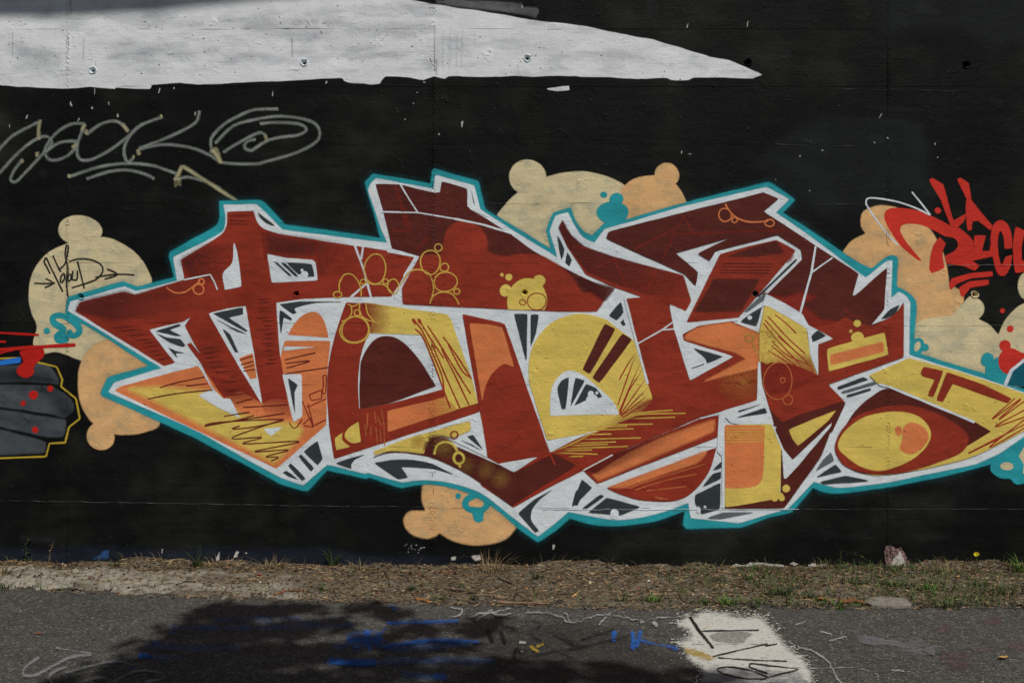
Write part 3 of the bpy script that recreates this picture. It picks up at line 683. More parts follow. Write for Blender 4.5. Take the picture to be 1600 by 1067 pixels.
# white field
p('white_outline', 'white', 'A 425,940 440,885 780,790 850,822 1108,755 1084,608 1385,455~ 1408,410~ 1408,330~ 1396,280 B 605,78 765,235 900,255 1425,320 1386,240 1300,-10 C 116,150 150,115 512,182 520,95 765,160 800,310 1100,500 1285,612 1235,445 1272,350 1350,328 1385,400~ 1440,480~ 1515,520 D 380,432 540,388 880,288 1390,170 1532,246 1446,330 1600,432 E 610,737 745,630 777,628 768,868 815,824 860,850~ 888,890 J 880,418 1490,612 1700,690 N 1700,150 1600,205 1450,310 1300,380 1000,440 770,490 450,526~ 330,500~ 286,487 125,657 0,692 M 1215,747 918,715 903,620 700,690~ 450,726~ 150,676 60,755 L 1362,832 1180,690 1000,557~ 800,492~ 640,480~ 508,492 300,432 285,440 45,380 K 1295,512 1170,470 900,325 650,180 300,25 F 676,650 712,592 1012,500', soft=1.0, wob=.35)
ln('white_outline', 'white', [('J 1480,610 1520,515 1600,450 1690,425', 5)], soft=.9, smooth=False)
# first letter
p('orange_fill', 'orange', 'F 715,640 760,613 1240,485 G 300,640 380,328 665,332 648,500 640,700 640,855 K 1128,408', soft=.8)
p('orange_fill', 'orange', 'G 400,293 440,226~ 500,166~ 565,148~ 612,182~ 640,250~ 654,310', soft=.8)
p('yellow_fill', 'yellow', 'F 800,630 980,622 1320,648 G 100,790 300,840 450,850 490,890 K 1250,235 1115,368 F 950,692', soft=6)
p('red_fill', 'red', 'A 470,945 500,890 780,820 845,843 1155,748 1130,625 1380,470~ 1417,408~ 1420,325 B 585,120 602,178~ 640,225~ 740,262 1100,320 1420,368 1595,402 1450,655 1160,657 900,668 725,690 G 350,430 372,545 400,700 300,690 240,720 100,640 0,690 F 1250,470 1165,350 1100,465 1025,487', soft=.7)
p('red_fade', 'haze_red', 'G 245,650 395,640 415,800 300,860 240,740', soft=3, grad=((440,615), (432,655)))
p('red_fade', 'haze_red', 'F 1330,560 G 120,600 230,720 60,740', soft=3, grad=((370,600), (375,640)))
p('maroon_shade', 'haze_maroon', 'A 480,945 500,895 780,825 845,848 1160,755 1300,720 1340,800 1500,850 1500,920 1000,960 700,1000', soft=6, grad=((170,450), (320,500)))
p('maroon_shade', 'haze_maroon', 'B 140,430 300,340 440,330 400,440 380,560 200,540', soft=8, grad=((290,400), (365,420)))
p('maroon_shade', 'haze_maroon', 'B 660,270 1180,340 1080,430 1000,520 980,400 680,380', soft=8, grad=((480,380), (545,405)))
ln('hatch_lines', 'hatch', ['B 425,150 585,150', 'B 420,180 590,185', 'B 415,200 600,205']+['G %d,%d %d,%d' % (a, b, a+c, b-8) for a, b, c in
   ((205,75,90),(215,95,80),(200,130,110),(210,150,85),(200,190,110),(230,210,90),(240,240,80),(200,265,110),(250,290,80),(240,320,90),(230,350,100),(260,365,70),(250,395,80),(260,425,80),(270,450,70),(255,475,90),(30,560,60),(10,590,80),(0,650,120))]
   +['F %d,%d %d,%d' % (a, b, a+c, b-14) for a, b, c in ((690,250,180),(740,270,150),(790,300,170),(840,330,140),(890,345,120),(900,370,120),(930,400,90),(950,425,90),(980,450,80),(1260,380,110),(1265,410,120),(1270,440,120),(1280,470,130),(1300,500,130),(1330,530,150),(1370,590,150),(1400,640,140),(1420,670,150))], wd=1.5, soft=1.6, smooth=False, taper=(.2,.5))
ln('rust_rays', 'rust_soft', ['B 905,300 940,420', 'B 970,310 990,430', 'B 1050,320 1040,430', 'B 860,290 880,340', 'B 640,250 660,420', 'B 1110,350 1075,450'], wd=2.5, soft=3)
p('counter', 'white', 'F 935,262 1050,232 1150,212 1192,183 1152,235 1205,335 1250,410 1195,338 1165,350 1215,420 1255,472 1330,625 1395,692 1440,690 1500,812 1360,745 1240,668 1330,632 1240,487 1100,470', soft=.8)
p('counter', 'white', 'F 1305,160 1420,130 1537,112 G 160,260 185,400 240,724 100,500', soft=.8)
p('counter', 'white', 'B 463,314 482,370~ 500,500 510,590 405,612 395,510~ 452,442~', soft=.8)
p('counter', 'white', 'B 670,388 800,415 955,425 972,440 987,553 700,566', soft=.8)
p('counter', 'white', 'G 365,540 485,538 490,800 435,838', soft=.8)
p('counter', 'white', 'G 245,880 367,868 295,926', soft=.8)
p('counter', 'white', 'G 372,366 570,370 470,380 375,392', soft=.8)
p('orange_fill', 'orange', 'G 92,438 180,405 206,562 165,570', soft=.8)
ln('white_line', 'white', ['B 148,550 315,516', ('B 313,514 340,560 360,612', 1.8)], wd=2.0, soft=.8, smooth=False)
ln('white_line', 'white', ['B 1214,325 1270,475 1320,660', 'B 1270,338 1258,420', 'B 1190,660 1292,572'], wd=3.0, soft=.8, smooth=False)
ln('white_line', 'white', ['B 1420,370 1600,402', 'B 1600,405 1525,530'], wd=3.6, soft=.8, smooth=False)
p('counter', 'white', 'B 1510,560 1440,660 1515,690 1515,600', soft=.8)
for s_ in ('B 608,125 640,150~ 722,215 665,195~ 622,155', 'B 708,434 730,440 830,528 805,525', 'B 752,440 785,445 868,530 845,528', 'B 790,442 950,450 968,530 925,532 900,490 870,520',
           'F 972,270 1120,225 1136,236 1060,262 1140,300 1100,300', 'F 972,280 1040,310 1130,318 1162,360 1145,370 1060,340', 'F 1048,368 1100,395 1162,408 1095,405 1112,440',
           'F 1328,160 1520,120 1522,166 1430,186 1552,268 1540,275', 'F 1350,195 1470,255 1545,290 1480,272', 'F 1390,252 1440,290 1492,405 1470,400',
           'G 345,102 480,85 740,88 560,95~ 440,128~ 458,155 432,165', 'G 350,135 425,190 424,206 372,182 356,290 348,200', 'G 400,562 462,605 440,650 446,790 430,720', ):
    p('slate_shade', 'slate', s_, soft=.9)
p('counter', 'white', tel('B', 905, 515, 22, 20), soft=.8); p('counter', 'white', tel('B', 888, 490, 9, 9), soft=.6)
ln('hatch_lines', 'hatch', ['K 1180,62 900,105 680,138 760,118 1170,100 1000,145 850,160 900,140', 'K 1170,100 850,215 1040,212 920,252 1275,238 990,300 1205,290 1060,332 1145,335 1095,358', 'F 1000,622 1100,592 1280,556', 'F 1165,612 1300,596', 'F 925,692 1100,660 1330,636',
   'F 1280,862 1480,825 1590,795', 'G 75,718 180,690', 'G 120,745 400,728', 'G 0,800 160,775', 'G 380,448 480,425 572,404', 'G 384,472 540,455 390,500', 'G 384,536 520,515 655,496', 'G 100,450 180,425', 'G 105,480 185,458', 'G 120,500 190,480', 'G 120,520 195,508'], wd=1.6, soft=.8)
ln('brick_lines', 'rust', ['G 620,545 642,545 636,655 615,662 622,600 620,545', 'G 535,665 610,635 612,690 545,702 535,665', 'G 520,745 640,690', 'G 525,720 560,860 640,820', 'G 495,850 540,810 560,868 500,858', 'G 408,840 430,872 452,872 490,820', 'G 490,705 560,870'], wd=1.7, soft=.8, smooth=False)
ln('orange_loop', 'orange', ['A 1040,795 1090,828 1150,828 1210,790 1250,755'], wd=2.0, soft=1); ln('orange_loop', 'orange', [tel('A', 1242, 808, 34, 32), tel('A', 1260, 760, 18, 18)], wd=2.2, soft=.9)
ln('rust_loop', 'rust', ['A 1180,590 1230,640 1245,720'], wd=1.4, soft=1)
# second letter
p('red_fill', 'red', 'G 765,90 700,280~ 660,450~ 645,650~ 660,870~ L 90,347 500,212 1000,52 H 790,718 570,632 G 1040,722 845,755 838,560~ 860,400~ 905,282 1000,250 960,100', soft=.7)
p('yellow_fill', 'yellow', 'G 880,92 1395,165 H 620,200 750,570 787,718 590,775 578,640 435,292 G 905,281 930,200', soft=.8)
p('red_fade', 'haze_red', 'G 862,94 1060,120 1050,278 905,280 920,200', soft=2, grad=((575,500), (612,500)))
p('orange_fill', 'orange', 'H 222,768 578,682 660,757 225,898', soft=.9)
p('yellow_fade', 'haze_yellow', 'H 480,710 578,683 660,757 450,820', soft=2, grad=((705,640), (672,640)))
p('maroon_fill', 'maroon', 'G 848,600 862,450~ 930,335~ 1010,300~ 1100,325~ 1210,435~ 1325,612 1030,720 850,755', soft=.9)
p('yellow_fill', 'yellow', 'G 842,833 855,960 800,966~ 756,930~ 775,880~', soft=.8); p('yellow_fill', 'yellow', 'G 693,938 742,900 740,950~ 790,990 702,1012', soft=.8)
ln('scratches', 'haze_orange', ['G %d,%d %d,%d' % (a, b, a+random.randint(-15, 25), b+random.randint(40, 130)) for a, b in ((880,850),(900,780),(920,860),(940,770),(960,800),(985,760),(1000,870),(975,880),(950,870))], wd=1.2, soft=1.2, smooth=False)
ln('hatch_lines', 'bright_red', ['H 378,192 440,270 560,540 575,640', 'H 414,192 500,330 575,440', 'H 393,255 440,300 500,440 615,752', 'H 472,235 560,370 640,500 742,662', 'H 500,350 590,560 675,750', 'H 560,380 650,560 732,732', 'H 570,305 640,400 748,568', 'H 600,350 690,520 745,560', ('H 378,192 400,225', 4), ('H 414,192 430,220', 4)], wd=2.0, soft=.8)
ln('bubble_rings', 'line_yellow', [tel('B', 1345, 482, 66, 96), tel('B', 1410, 560, 17, 17), tel('B', 1458, 590, 36, 45), tel('B', 1270, 562, 17, 17), tel('B', 1110, 642, 26, 20), tel('B', 1220, 860, 84, 80), tel('B', 1218, 862, 92, 84), tel('B', 1235, 755, 20, 20),
    'B 1122,620 1122,570 1150,520 1190,512 1230,545 1255,600 1258,655', 'B 1290,560 1330,578 1400,580 1450,632', 'B 1500,585 1560,500 1600,485', 'B 1175,700 1205,715 1250,695', 'B 1195,715 1200,750 1180,790 1135,810', 'B 1250,690 1250,760 1300,800 1380,820', 'B 1285,690 1300,760 1340,810'], wd=1.7, soft=1)
# third group: upper maroon bar of the second letter
p('maroon_fill', 'maroon', 'C 148,152 300,155 520,208 553,205 560,135 720,180 725,292 745,315 800,345 940,432 1010,478 1140,574 1290,657 1450,737 1600,805 1530,945 1300,945 900,928 320,900 315,800 427,600 250,552 200,330', soft=.7)
p('red_fill', 'red', 'C 427,600 560,590 590,450~ 640,398~ 700,382~ 800,422~ 845,500~ 852,570~ 950,605~ 1050,590~ 1180,600~ 1290,655 1380,740~ 1440,830~ 1520,822~ 1580,870 1530,945 1300,945 900,928 320,900 315,800', soft=2.0)
ln('rust_rays', 'rust_soft', ['C 270,155 310,290 335,430', 'C 250,440 365,445', 'C 320,290 365,450', 'C 400,560 480,480'], wd=3, soft=2.5)
ln('white_line', 'white', ['C 188,325 410,330', 'C 410,330 650,370', ('C 640,368 820,405 1005,462', 2.8), 'C 300,150 360,250 415,335'], wd=2.0, soft=.8, smooth=False)
p('white_outline', 'white', 'C 725,175 760,165 790,300 860,360 745,312 722,290', soft=.8); p('slate_shade', 'slate', 'C 745,190 770,290 757,265', soft=.7)
p('yellow_bubble', 'yellow', 'C 975,935 972,870~ 1000,790~ 1060,745~ 1130,745~ 1190,790~ 1218,870~ 1205,937', soft=.9)
for x, y, r in ((1170,755,37),(960,817,38),(980,733,21),(937,718,10)): p('yellow_bubble', 'yellow', tel('C', x, y, r), soft=.8)
ln('bubble_rings', 'rust', [tel('C', 1155, 885, 58, 55), tel('C', 1066, 890, 20, 18)], wd=2, soft=.9)
ln('bubble_rings', 'line_yellow', [tel('C', 490, 640, 60, 78), tel('C', 540, 548, 23, 24), tel('C', 578, 672, 27, 26), tel('C', 585, 762, 74, 60), tel('C', 655, 822, 20, 18), 'C 320,760 350,705 410,685 480,710 510,790 500,860 485,900', 'C 490,890 510,850 560,825 620,835 660,880 668,905'], wd=1.8, soft=1)
# right leg of second letter
p('red_fill', 'red', 'H 690,163 955,222 1100,640 1235,1025 L 1435,302 1360,336 1120,376 1045,336 1000,52 H 790,718', soft=.7)
p('orange_fill', 'orange', 'H 735,220 850,228 940,245 1012,492 950,475~ 880,530~ 835,610~ 815,702 790,560', soft=.9)
# big third letter
p('red_fill', 'red', 'D 92,425 115,378 165,465~ 250,540~ 430,605 870,722 920,882 885,945 785,905 I 805,215 890,213 1160,207 1345,278 1345,460 1335,702 975,808 M 430,320 240,420 0,540 L 1210,648 1000,505 1210,430 1360,336 1435,300 I 470,790 650,600 580,350 505,68 615,57 D 445,798 260,715 145,540', soft=.7)
p('maroon_shade', 'haze_maroon', 'D 92,425 115,378 165,465 250,540 430,605 870,722 918,870 640,840 460,780 270,700 150,540', soft=2, grad=((960,400), (1075,520)))
p('maroon_shade', 'haze_maroon', 'D 200,740 440,800 380,880 260,800', soft=3)
ln('rust_rays', 'rust_soft', ['D 180,540 300,560', 'D 440,620 490,740 540,830', 'D 700,690 640,820', 'D 290,690 460,610'], wd=2.5, soft=3)
p('yellow_fill', 'yellow', 'H 1105,580 1112,430~ 1160,310~ 1250,215~ 1370,168~ I 240,163~ 370,190~ 450,245~ 562,330 655,620 680,700 600,790 310,905 20,950', soft=.9)
p('red_fade', 'haze_red', 'I 300,905 170,900 420,820 480,795 640,700 690,690 700,780', soft=4, grad=((1010,660), (940,655)))
p('white_outline', 'white', 'I 18,955 230,915 330,890 200,940 38,1028', soft=.8)
ln('yellow_streaks', 'line_yellow', ['I 40,1028 200,960 310,900', 'I 430,805 640,775 805,762', 'I 400,835 600,790 885,782', 'I 520,815 820,806', 'I 350,856 680,848', 'I 180,890 560,878', 'I 240,915 422,911', 'I 200,945 605,935', 'I 180,970 450,960', 'I 100,1003 525,988', 'I 60,1028 335,1037', 'I 150,1052 245,1050', 'I 300,870 520,862', 'I 140,985 400,975', 'I 110,1015 300,1010'], wd=1.7, soft=1.1, taper=(.3, 0))
ln('hatch_lines', 'bright_red', ['I 460,732 520,560 578,400', 'I 470,572 520,480 575,400', 'I 470,770 600,470', 'I 470,790 530,640 620,500', 'I 475,790 640,560', 'I 480,795 650,620', 'I 480,800 660,660', 'I 490,810 660,700'], wd=1.5, soft=.8, smooth=False, taper=(0, .4))
p('counter', 'white', 'I 38,797 45,640~ 90,555~ 160,515~ 250,550~ 360,640~ 430,710~ 470,788 250,790', soft=.8)
for s_ in ('I 110,758 84,635~ 110,580~ 156,557 135,758', 'I 165,742 195,558 256,576', 'I 188,737 262,598 325,625 366,680 260,700'): p('slate_shade', 'slate', s_, soft=.9)
for x, y, r in ((300,700,38),(292,662,20),(330,655,10)): p('counter', 'white', tel('I', x, y, r), soft=.8)
p('maroon_bar', 'maroon', 'I 380,222 446,256 285,537 240,510', soft=.8); p('maroon_bar', 'maroon', 'I 490,284 551,320 345,592 300,560', soft=.8)
for s_ in ('D 405,972 480,885 498,950 455,1002', 'D 475,1015 496,990 511,1032 495,1035', 'H 1013,162 1096,162 1090,458', 'H 1118,165 1167,165 1150,280 1118,368', 'D 82,468 110,520 128,560 112,628 95,560', 'D 145,575 175,625 160,668 132,640'):
    p('slate_shade', 'slate', s_, soft=.9)
ln('white_line', 'white', [('I 505,62 580,350 648,600', 3.6), ('I 578,352 740,260 806,212', 2), ('I 745,262 815,255', 2)], soft=.8, smooth=False)
p('counter', 'white', 'I 783,103 886,147 888,213 1000,205 1215,184 1215,207 1160,209 960,236 862,288 870,330 1182,428 912,577 812,257', soft=.8)
p('orange_fill', 'orange', 'I 872,318 890,288 970,245~ 1160,215 1300,265 1342,290 1342,500 1000,582 1262,441 1200,405', soft=2.2)
p('yellow_haze', 'faint_yellow', tel('I', 1250, 590, 70, 40), soft=26)
p('slate_shade', 'slate', 'I 930,375 1121,428 1018,472 1006,440~', soft=.9); ln('slate_shade', 'slate', ['I 920,503 1000,475'], wd=1.4)
# bottom bar of second/third letter
p('maroon_fill', 'maroon', 'L 330,338 450,306~ 600,316~ 720,345~ 950,460~ 1205,648 M 0,522 200,385 60,315 L 1215,432 1118,385 870,275 700,222 650,270~ 640,312~ 470,290~', soft=1.0)
p('yellow_fill', 'yellow', 'L 335,300 560,215 940,108 946,165 830,216 760,205~ 690,235~ 650,312 450,296~ 340,322', soft=1.2)
p('maroon_shade', 'haze_maroon', tel('L', 740, 270, 90, 70), soft=4)
p('yellow_bubble', 'haze_yellow', tel('L', 615, 240, 34, 32), soft=6); p('yellow_bubble', 'bright_yellow', tel('L', 668, 228, 10), soft=1.5)
ln('bubble_rings', 'bright_yellow', ['L 715,320 730,265 780,240 830,255 860,300', tel('L', 868, 342, 32, 36), 'L 870,380 880,400'], wd=2.8, soft=2.6); ln('bubble_rings', 'rust', [tel('L', 840, 196, 23, 22)], wd=2.4, soft=1.2)
p('yellow_bubble', 'faint_yellow', tel('L', 775, 275, 40, 30), soft=12)
for x, y, r in ((1040,415,40),(1130,470,40),(920,385,25)): p('yellow_bubble', 'faint_yellow', tel('L', x, y, r*.7), soft=11)
p('counter', 'white', 'L 1000,55 1046,336 835,236 945,170 942,108 760,150', soft=.8)
p('counter', 'white', 'L 1115,378 1360,335 1212,430', soft=.8)
ln('red_edge', 'bright_red', ['L 1207,645 1400,520 1600,408', 'L 1435,305 1470,385'], wd=2.2, soft=1.2, smooth=False)
for s_ in ('L 915,206 958,194 1022,292', 'L 878,230 950,258 1012,296', 'L 98,375 180,345 282,318 215,350 192,380 198,408', 'L 340,370 450,352 580,352 700,378~ 835,442 700,402 505,394 552,462 490,472', 'L 1240,685 1340,600 1452,538 1370,600 1325,660~ 1320,730~ 1368,795 1345,805', 'L 1572,640 1600,540 1640,560 1610,640',
           'K 1385,232 1418,345 1385,387 1298,302', 'K 1282,318 1366,405 1345,428 1265,328', 'K 1215,372 1312,470 1290,485 1200,390', 'K 1165,432 1190,420 1268,478 1200,455'): p('slate_shade', 'slate', s_, soft=.9)
# lower red forms
p('red_fill', 'red', 'M 245,420 440,317 980,93 1092,75 1090,208 600,395 333,500', soft=.8)
p('orange_fill', 'orange', 'M 300,445 520,310 720,215 1066,100 1062,172 700,330 340,482', soft=3)
p('maroon_fade', 'haze_maroon', 'M 260,420 450,318 720,205 1060,100 980,160 700,280 330,440', soft=4, grad=((985,688), (1005,720)))
p('red_fill', 'red', 'M 390,527 700,415 1078,275 1032,420~ 960,520~ 870,590~ 760,612~ 600,602~ 480,567~', soft=.8)
p('orange_fill', 'orange', 'M 400,525 700,415 1016,295 1000,330~ 950,375 700,455 500,527', soft=2.5)
ln('orange_streaks', 'haze_orange', ['M 520,530 700,470 1008,378', 'M 570,540 760,480 955,440', 'M 640,545 890,518', 'M 690,585 775,597', 'M 690,585 740,600', 'M 540,530 650,480'], wd=1.5, soft=1.2)
ln('white_line', 'white', ['M 245,418 430,320', ('M 972,94 1115,60', 2)], wd=1.6, soft=.8, smooth=False)
for s_ in ('M 235,472 302,525 175,647', 'M 238,657 352,568 378,576 268,657', 'M 278,680 390,588 602,645 480,697', 'M 1055,415 1112,358 1110,400', 'M 993,517 1055,440 1106,424 1105,467', 'M 944,570 1102,494 1098,657 985,692 944,620', 'I 1208,768 1358,724 1215,776', 'I 1193,812 1380,745 1397,780'): p('slate_shade', 'slate', s_, soft=.9)
p('slate_shade', 'mid_grey', 'M 1018,716 1120,680 1310,680 1100,720', soft=1)
for x, y, rx, ry in ((440,690,28,32),(965,665,12,22),(1005,645,8,8)): p('counter', 'white', tel('M', x, y, rx, ry), soft=.8)
# fourth letter
p('maroon_fill', 'maroon', 'D 385,490 400,450 700,372 1370,205 1466,243 1370,322 E 565,712 525,850 545,845 742,672 725,930 J 640,233 740,195 810,140~ 846,88 845,430 370,602 483,716 400,900 I 1430,860 1345,465 1345,275 D 1380,905 1395,835 E 216,620 205,560 60,470 D 1455,470 1070,570 1035,632 960,585 1160,487 820,582 962,700 947,786 880,715 600,588', soft=.7)
p('red_fill', 'red', 'J 250,225 330,205~ 420,215~ 480,180 540,215~ 650,240 740,197 810,145~ 845,92 845,430 370,602 483,716 200,790~ 100,850 0,740 I 1345,465 1345,300 J 300,545 270,345 405,318', soft=1.4)
p('maroon_fill', 'maroon', 'J 60,850 200,790 460,710 483,716 N 400,150 330,330 100,652 M 1128,656 1128,640 1480,590 1482,290 1440,180', soft=1.2)
ln('rust_rays', 'rust_soft', ['D 560,560 700,490 830,420 870,350', 'D 870,345 900,400 930,460', 'D 830,465 1200,450 1500,440', 'D 740,620 820,450', 'E 40,865 150,860 230,820', 'E 470,930 520,970 600,985', 'E 200,870 290,850', 'E 80,560 140,600 120,640'], wd=2.6, soft=2.4)
p('red_shade', 'haze_red', tel('E', 110, 590, 40, 36), soft=5)
p('red_shade', 'haze_red', 'E -40,830 100,860 200,830 300,850 200,900 330,1000 420,1010 250,1040 180,950', soft=4)
ln('orange_loop', 'orange', ['D 1132,275 1150,310 1200,360 1280,388 1400,385'], wd=2.3, soft=1); ln('orange_loop', 'orange', [tel('D', 1130, 345, 40, 42), tel('D', 1190, 376, 18, 18), tel('D', 1408, 395, 30, 22)], wd=1.8, soft=1)
p('red_fill', 'red', 'D 1100,590 1280,540 1450,500 1572,566 1400,770 1212,985 890,1015 1000,790', soft=.8)
p('maroon_fill', 'maroon', 'D 1060,745 1345,745 1230,945 935,950 1000,850', soft=2.2); p('maroon_fill', 'maroon', 'D 1150,603 1330,540 1450,508 1500,580 1300,605', soft=2)
ln('hatch_lines', 'maroon', ['D 1110,650 1430,650', 'D 1110,668 1420,670', 'D 1100,690 1410,690', 'D 1100,705 1400,708'], wd=1.4, soft=1)
p('slate_shade', 'mid_grey', 'D 1250,948 1330,870 1392,828 1396,858 1270,945', soft=.9); ln('slate_shade', 'slate', [('E 178,620 0,792', 2.6), ('E 0,792 -60,850', 2.6)], soft=.8, smooth=False)
p('slate_shade', 'slate', 'D 1228,1008 1290,960 1362,915 1328,1035', soft=.9)
p('counter', 'white', tel('D', 1285, 985, 14, 12), soft=.7)
# yellow wedge between the third and fourth letters
p('yellow_fill', 'yellow', 'D 1378,905 E 0,910 J 240,250 262,420 308,545 150,480~ I 1345,460 1345,275', soft=1)
p('red_fade', 'haze_red', 'I 1350,380 J 120,400 262,425 308,545 150,620 I 1380,660 1345,470', soft=6, grad=((1220,600), (1205,540)))
p('yellow_haze', 'faint_yellow', tel('I', 1380, 340, 50, 60), soft=22)
ln('hatch_lines', 'bright_red', ['J 0,180 120,310 230,410', 'J 40,165 110,220 175,285', 'J -20,200 100,330 250,470', 'J -30,220 60,330 200,480', 'J 20,330 120,420 280,490', 'J 20,360 190,500', 'J 0,390 160,490', 'J 60,300 220,440'], wd=1.5, soft=.9)
p('counter', 'white', 'D 1385,838 E 100,895 215,965 J 250,232 405,316 310,350 312,550 264,420 242,255 110,175 E 0,912 D 1372,908 1360,925', soft=.8)
p('counter', 'white', 'I 1338,460 1350,460 1358,600 1385,690 1435,850 1420,860 1240,855 1165,840 1130,800 1130,1010 M 1128,655 1112,655 1112,330 1080,300 1092,75 I 1110,770 1330,702', soft=.8)
for s_ in ('I 1208,768 1358,724 1215,778', 'I 1193,812 1380,745 1397,780'): p('slate_shade', 'slate', s_, soft=.9)
for s_ in ('M 1055,415 1112,358 1110,400', 'M 993,517 1055,440 1106,424 1105,467'): p('slate_shade', 'slate', s_, soft=.9)
p('slate_shade', 'slate', 'J 268,300 310,262 362,298 275,342', soft=.9)
ln('white_line', 'white', [('M 1425,135 1490,290 1550,360', 3), ('E 296,538 270,700 195,972', 3.2), ('E 268,706 402,610', 2.2)], soft=.8, smooth=False)
p('yellow_bar', 'yellow', 'J 367,380 726,277 750,416 378,521', soft=.8); p('orange_fill', 'orange', 'J 385,420 715,335 722,397 390,482', soft=1.6)
for x, y, r in ((555,222,23),(557,310,39),(515,270,10)): p('yellow_bubble', 'yellow', tel('J', x, y, r), soft=.9)
p('slate_shade', 'slate', 'E 705,992 760,935 822,903 800,950 740,987', soft=.9)
for s_, m_ in (('J 430,618 595,555 628,570 440,632', 'slate'), ('J 452,648 670,580 678,596 470,656', 'mid_grey'), ('J 488,668 640,624 642,636 495,680', 'slate')): p('slate_shade', m_, s_, soft=.9)
ln('bubble_rings', 'haze_yellow', [tel('I', 1370, 340, 68, 72), tel('I', 1280, 312, 24, 26), tel('I', 1390, 440, 28, 30), tel('I', 1410, 285, 18, 22)], wd=2, soft=1.5)
ln('bubble_rings', 'haze_orange', [tel('I', 1460, 580, 88, 118), tel('I', 1522, 698, 30, 32), tel('I', 1490, 575, 16, 16)], wd=1.5, soft=1.2)
# yellow box letter and leg
p('yellow_fill', 'yellow', 'M 1130,135 1420,130 1480,280 1472,590 1300,622 1130,647', soft=.8)
p('orange_fill', 'orange', 'M 1130,132 1170,135 1375,140 1366,450~ 1330,510~ 1260,527 1130,527', soft=1.2)
ln('yellow_streaks', 'line_yellow', ['M 1135,%d 1370,%d' % (y, y-2) for y in (155, 175, 190, 205, 222, 240)], wd=1.3, soft=.9)
for x, y, r in ((1512,530,24),(1475,578,20),(1440,590,22),(1485,592,18)): p('yellow_bubble', 'yellow', tel('M', x, y, r), soft=.8)
p('yellow_fill', 'yellow', 'J 128,885 280,820 425,762 372,830 185,985 150,940', soft=.8)
p('counter', 'white', 'N 85,275 145,358 300,215 398,118 390,145 200,370 112,470 97,470', soft=.8)
# right eye form and yellow arm
p('yellow_fill', 'yellow', 'J 630,545 880,438 1200,525 1690,690 N 1690,120 1450,250~ 1250,340~ 1000,402~ 700,448~ 600,440 J 760,640 1290,840 690,600', soft=.8)
p('yellow_fill', 'yellow', 'J 630,545 880,438 1200,525 1690,690 N 1690,120 1450,250~ 1250,340~ 1000,402~ 750,446 700,440 1100,300 1392,176 J 1290,838 765,612 690,598', soft=.8)
p('maroon_fill', 'maroon', 'J 765,632~ 640,682~ 540,772~ 460,900~ N 418,270~ 440,340~ 500,400~ 600,437~ 750,442~ 900,417~ 1100,347~ 1392,175 J 1290,838', soft=.8)
p('red_fill', 'red', 'N 420,250~ 500,120~ 650,40~ 850,12~ 1050,62~ 1200,150~ 1250,220~ 1205,305~ 1050,372~ 850,428~ 650,437~ 500,398~ 440,340~', soft=1.4)
ln('white_line', 'white', [('J 690,600 760,618 1290,838', 3.4)], soft=.9, smooth=False)
p('yellow_fill', 'yellow', 'N 436,270~ 480,172~ 600,87~ 780,52~ 930,77~ 1012,170~ 985,270~ 880,360~ 720,417~ 600,402~ 500,342~', soft=.9)
p('orange_fill', 'orange', 'N 835,170~ 860,130~ 905,120~ 970,150~ 1000,205~ 960,280~ 890,317~ 822,285~ 838,225~', soft=1.2); p('orange_fill', 'orange', tel('N', 812, 172, 21, 32), soft=1.1)
ln('red_crescent', 'red', [('N 478,322 500,365 560,408 640,432', 3)], soft=1, taper=(.3, .3))
p('maroon_bar', 'red', 'J 952,530~ 970,492 1092,517 1030,682 995,672 1040,572 962,552', soft=1); p('maroon_bar', 'red', 'J 1115,525 1330,600 1522,690 1495,720 1150,597 1090,713 1050,702', soft=1)
ln('hatch_lines', 'bright_red', ['J 1540,688 1395,820 1580,690 1437,822 1620,690', 'J 1640,740 1415,865 1640,790', 'J 1640,830 1250,1030 1440,940', 'N 1640,70 1380,275 1640,130'], wd=1.7, soft=.8)
for s_, m_ in (('N 298,420 345,350 390,303 412,355', 'mid_grey'), ('N 300,460 420,380 462,425 380,440', 'slate'), ('N 322,490 480,450 632,482 350,502', 'slate')): p('slate_shade', m_, s_, soft=.9)

sheet(fist, 'red_splash', 'left_red', 'F 120,395 200,380 272,376 274,425~ 225,470 208,500 212,530~ 165,562~ 112,540~ 106,505~ 150,462', soft=1)
lines(fist, 'red_line', 'left_red', [('F -80,278 0,280 245,293', 3.4), ('F -60,332 40,336', 3), ('F -80,392 0,385 240,368 475,355', 5.2), ('F -60,440 10,405 90,385', 3)], soft=.9)
for x, y, r in ((210,668,28),(315,628,18),(145,720,16),(220,885,20)):
    sheet(fist, 'red_dot', 'left_red', tel('F', x, y, r), soft=1)

# ---- tags over the piece
bt = thing('black_tag', 'thin black marker tag written across the big cream bubble at left', 'graffiti tag', base_at(130))
lines(bt, 'marker_line', 'ink', ['Z 248,522 330,525 402,520', 'Z 330,488 387,522 325,555', 'Z 365,455 338,400 320,365 335,335 358,385 400,470 457,585', 'Z 384,320 420,400 442,442', 'Z 425,425 470,385 492,300 496,250 484,245 474,320 490,400 484,520 493,620',
   'Z 440,522 442,475 462,448 472,485 446,522', 'Z 492,505 498,455 518,460 512,505 492,505', 'Z 530,430 524,498 558,500 562,430', 'Z 562,362 590,470 612,562', 'Z 500,368 560,348 650,350 728,383 748,430 705,490 610,528 520,556', 'Z 690,480 840,458 978,462', 'Z 775,418 852,459 758,493'], wd=2.0, soft=1.5)
rt = thing('red_tag', 'bright red brush tag reading LA RECL over the peach bubble at right', 'graffiti tag', base_at(1510))
def r(s_, **k): return sheet(rt, 'letter_stroke', 'tag_red', s_, soft=.8, **k)
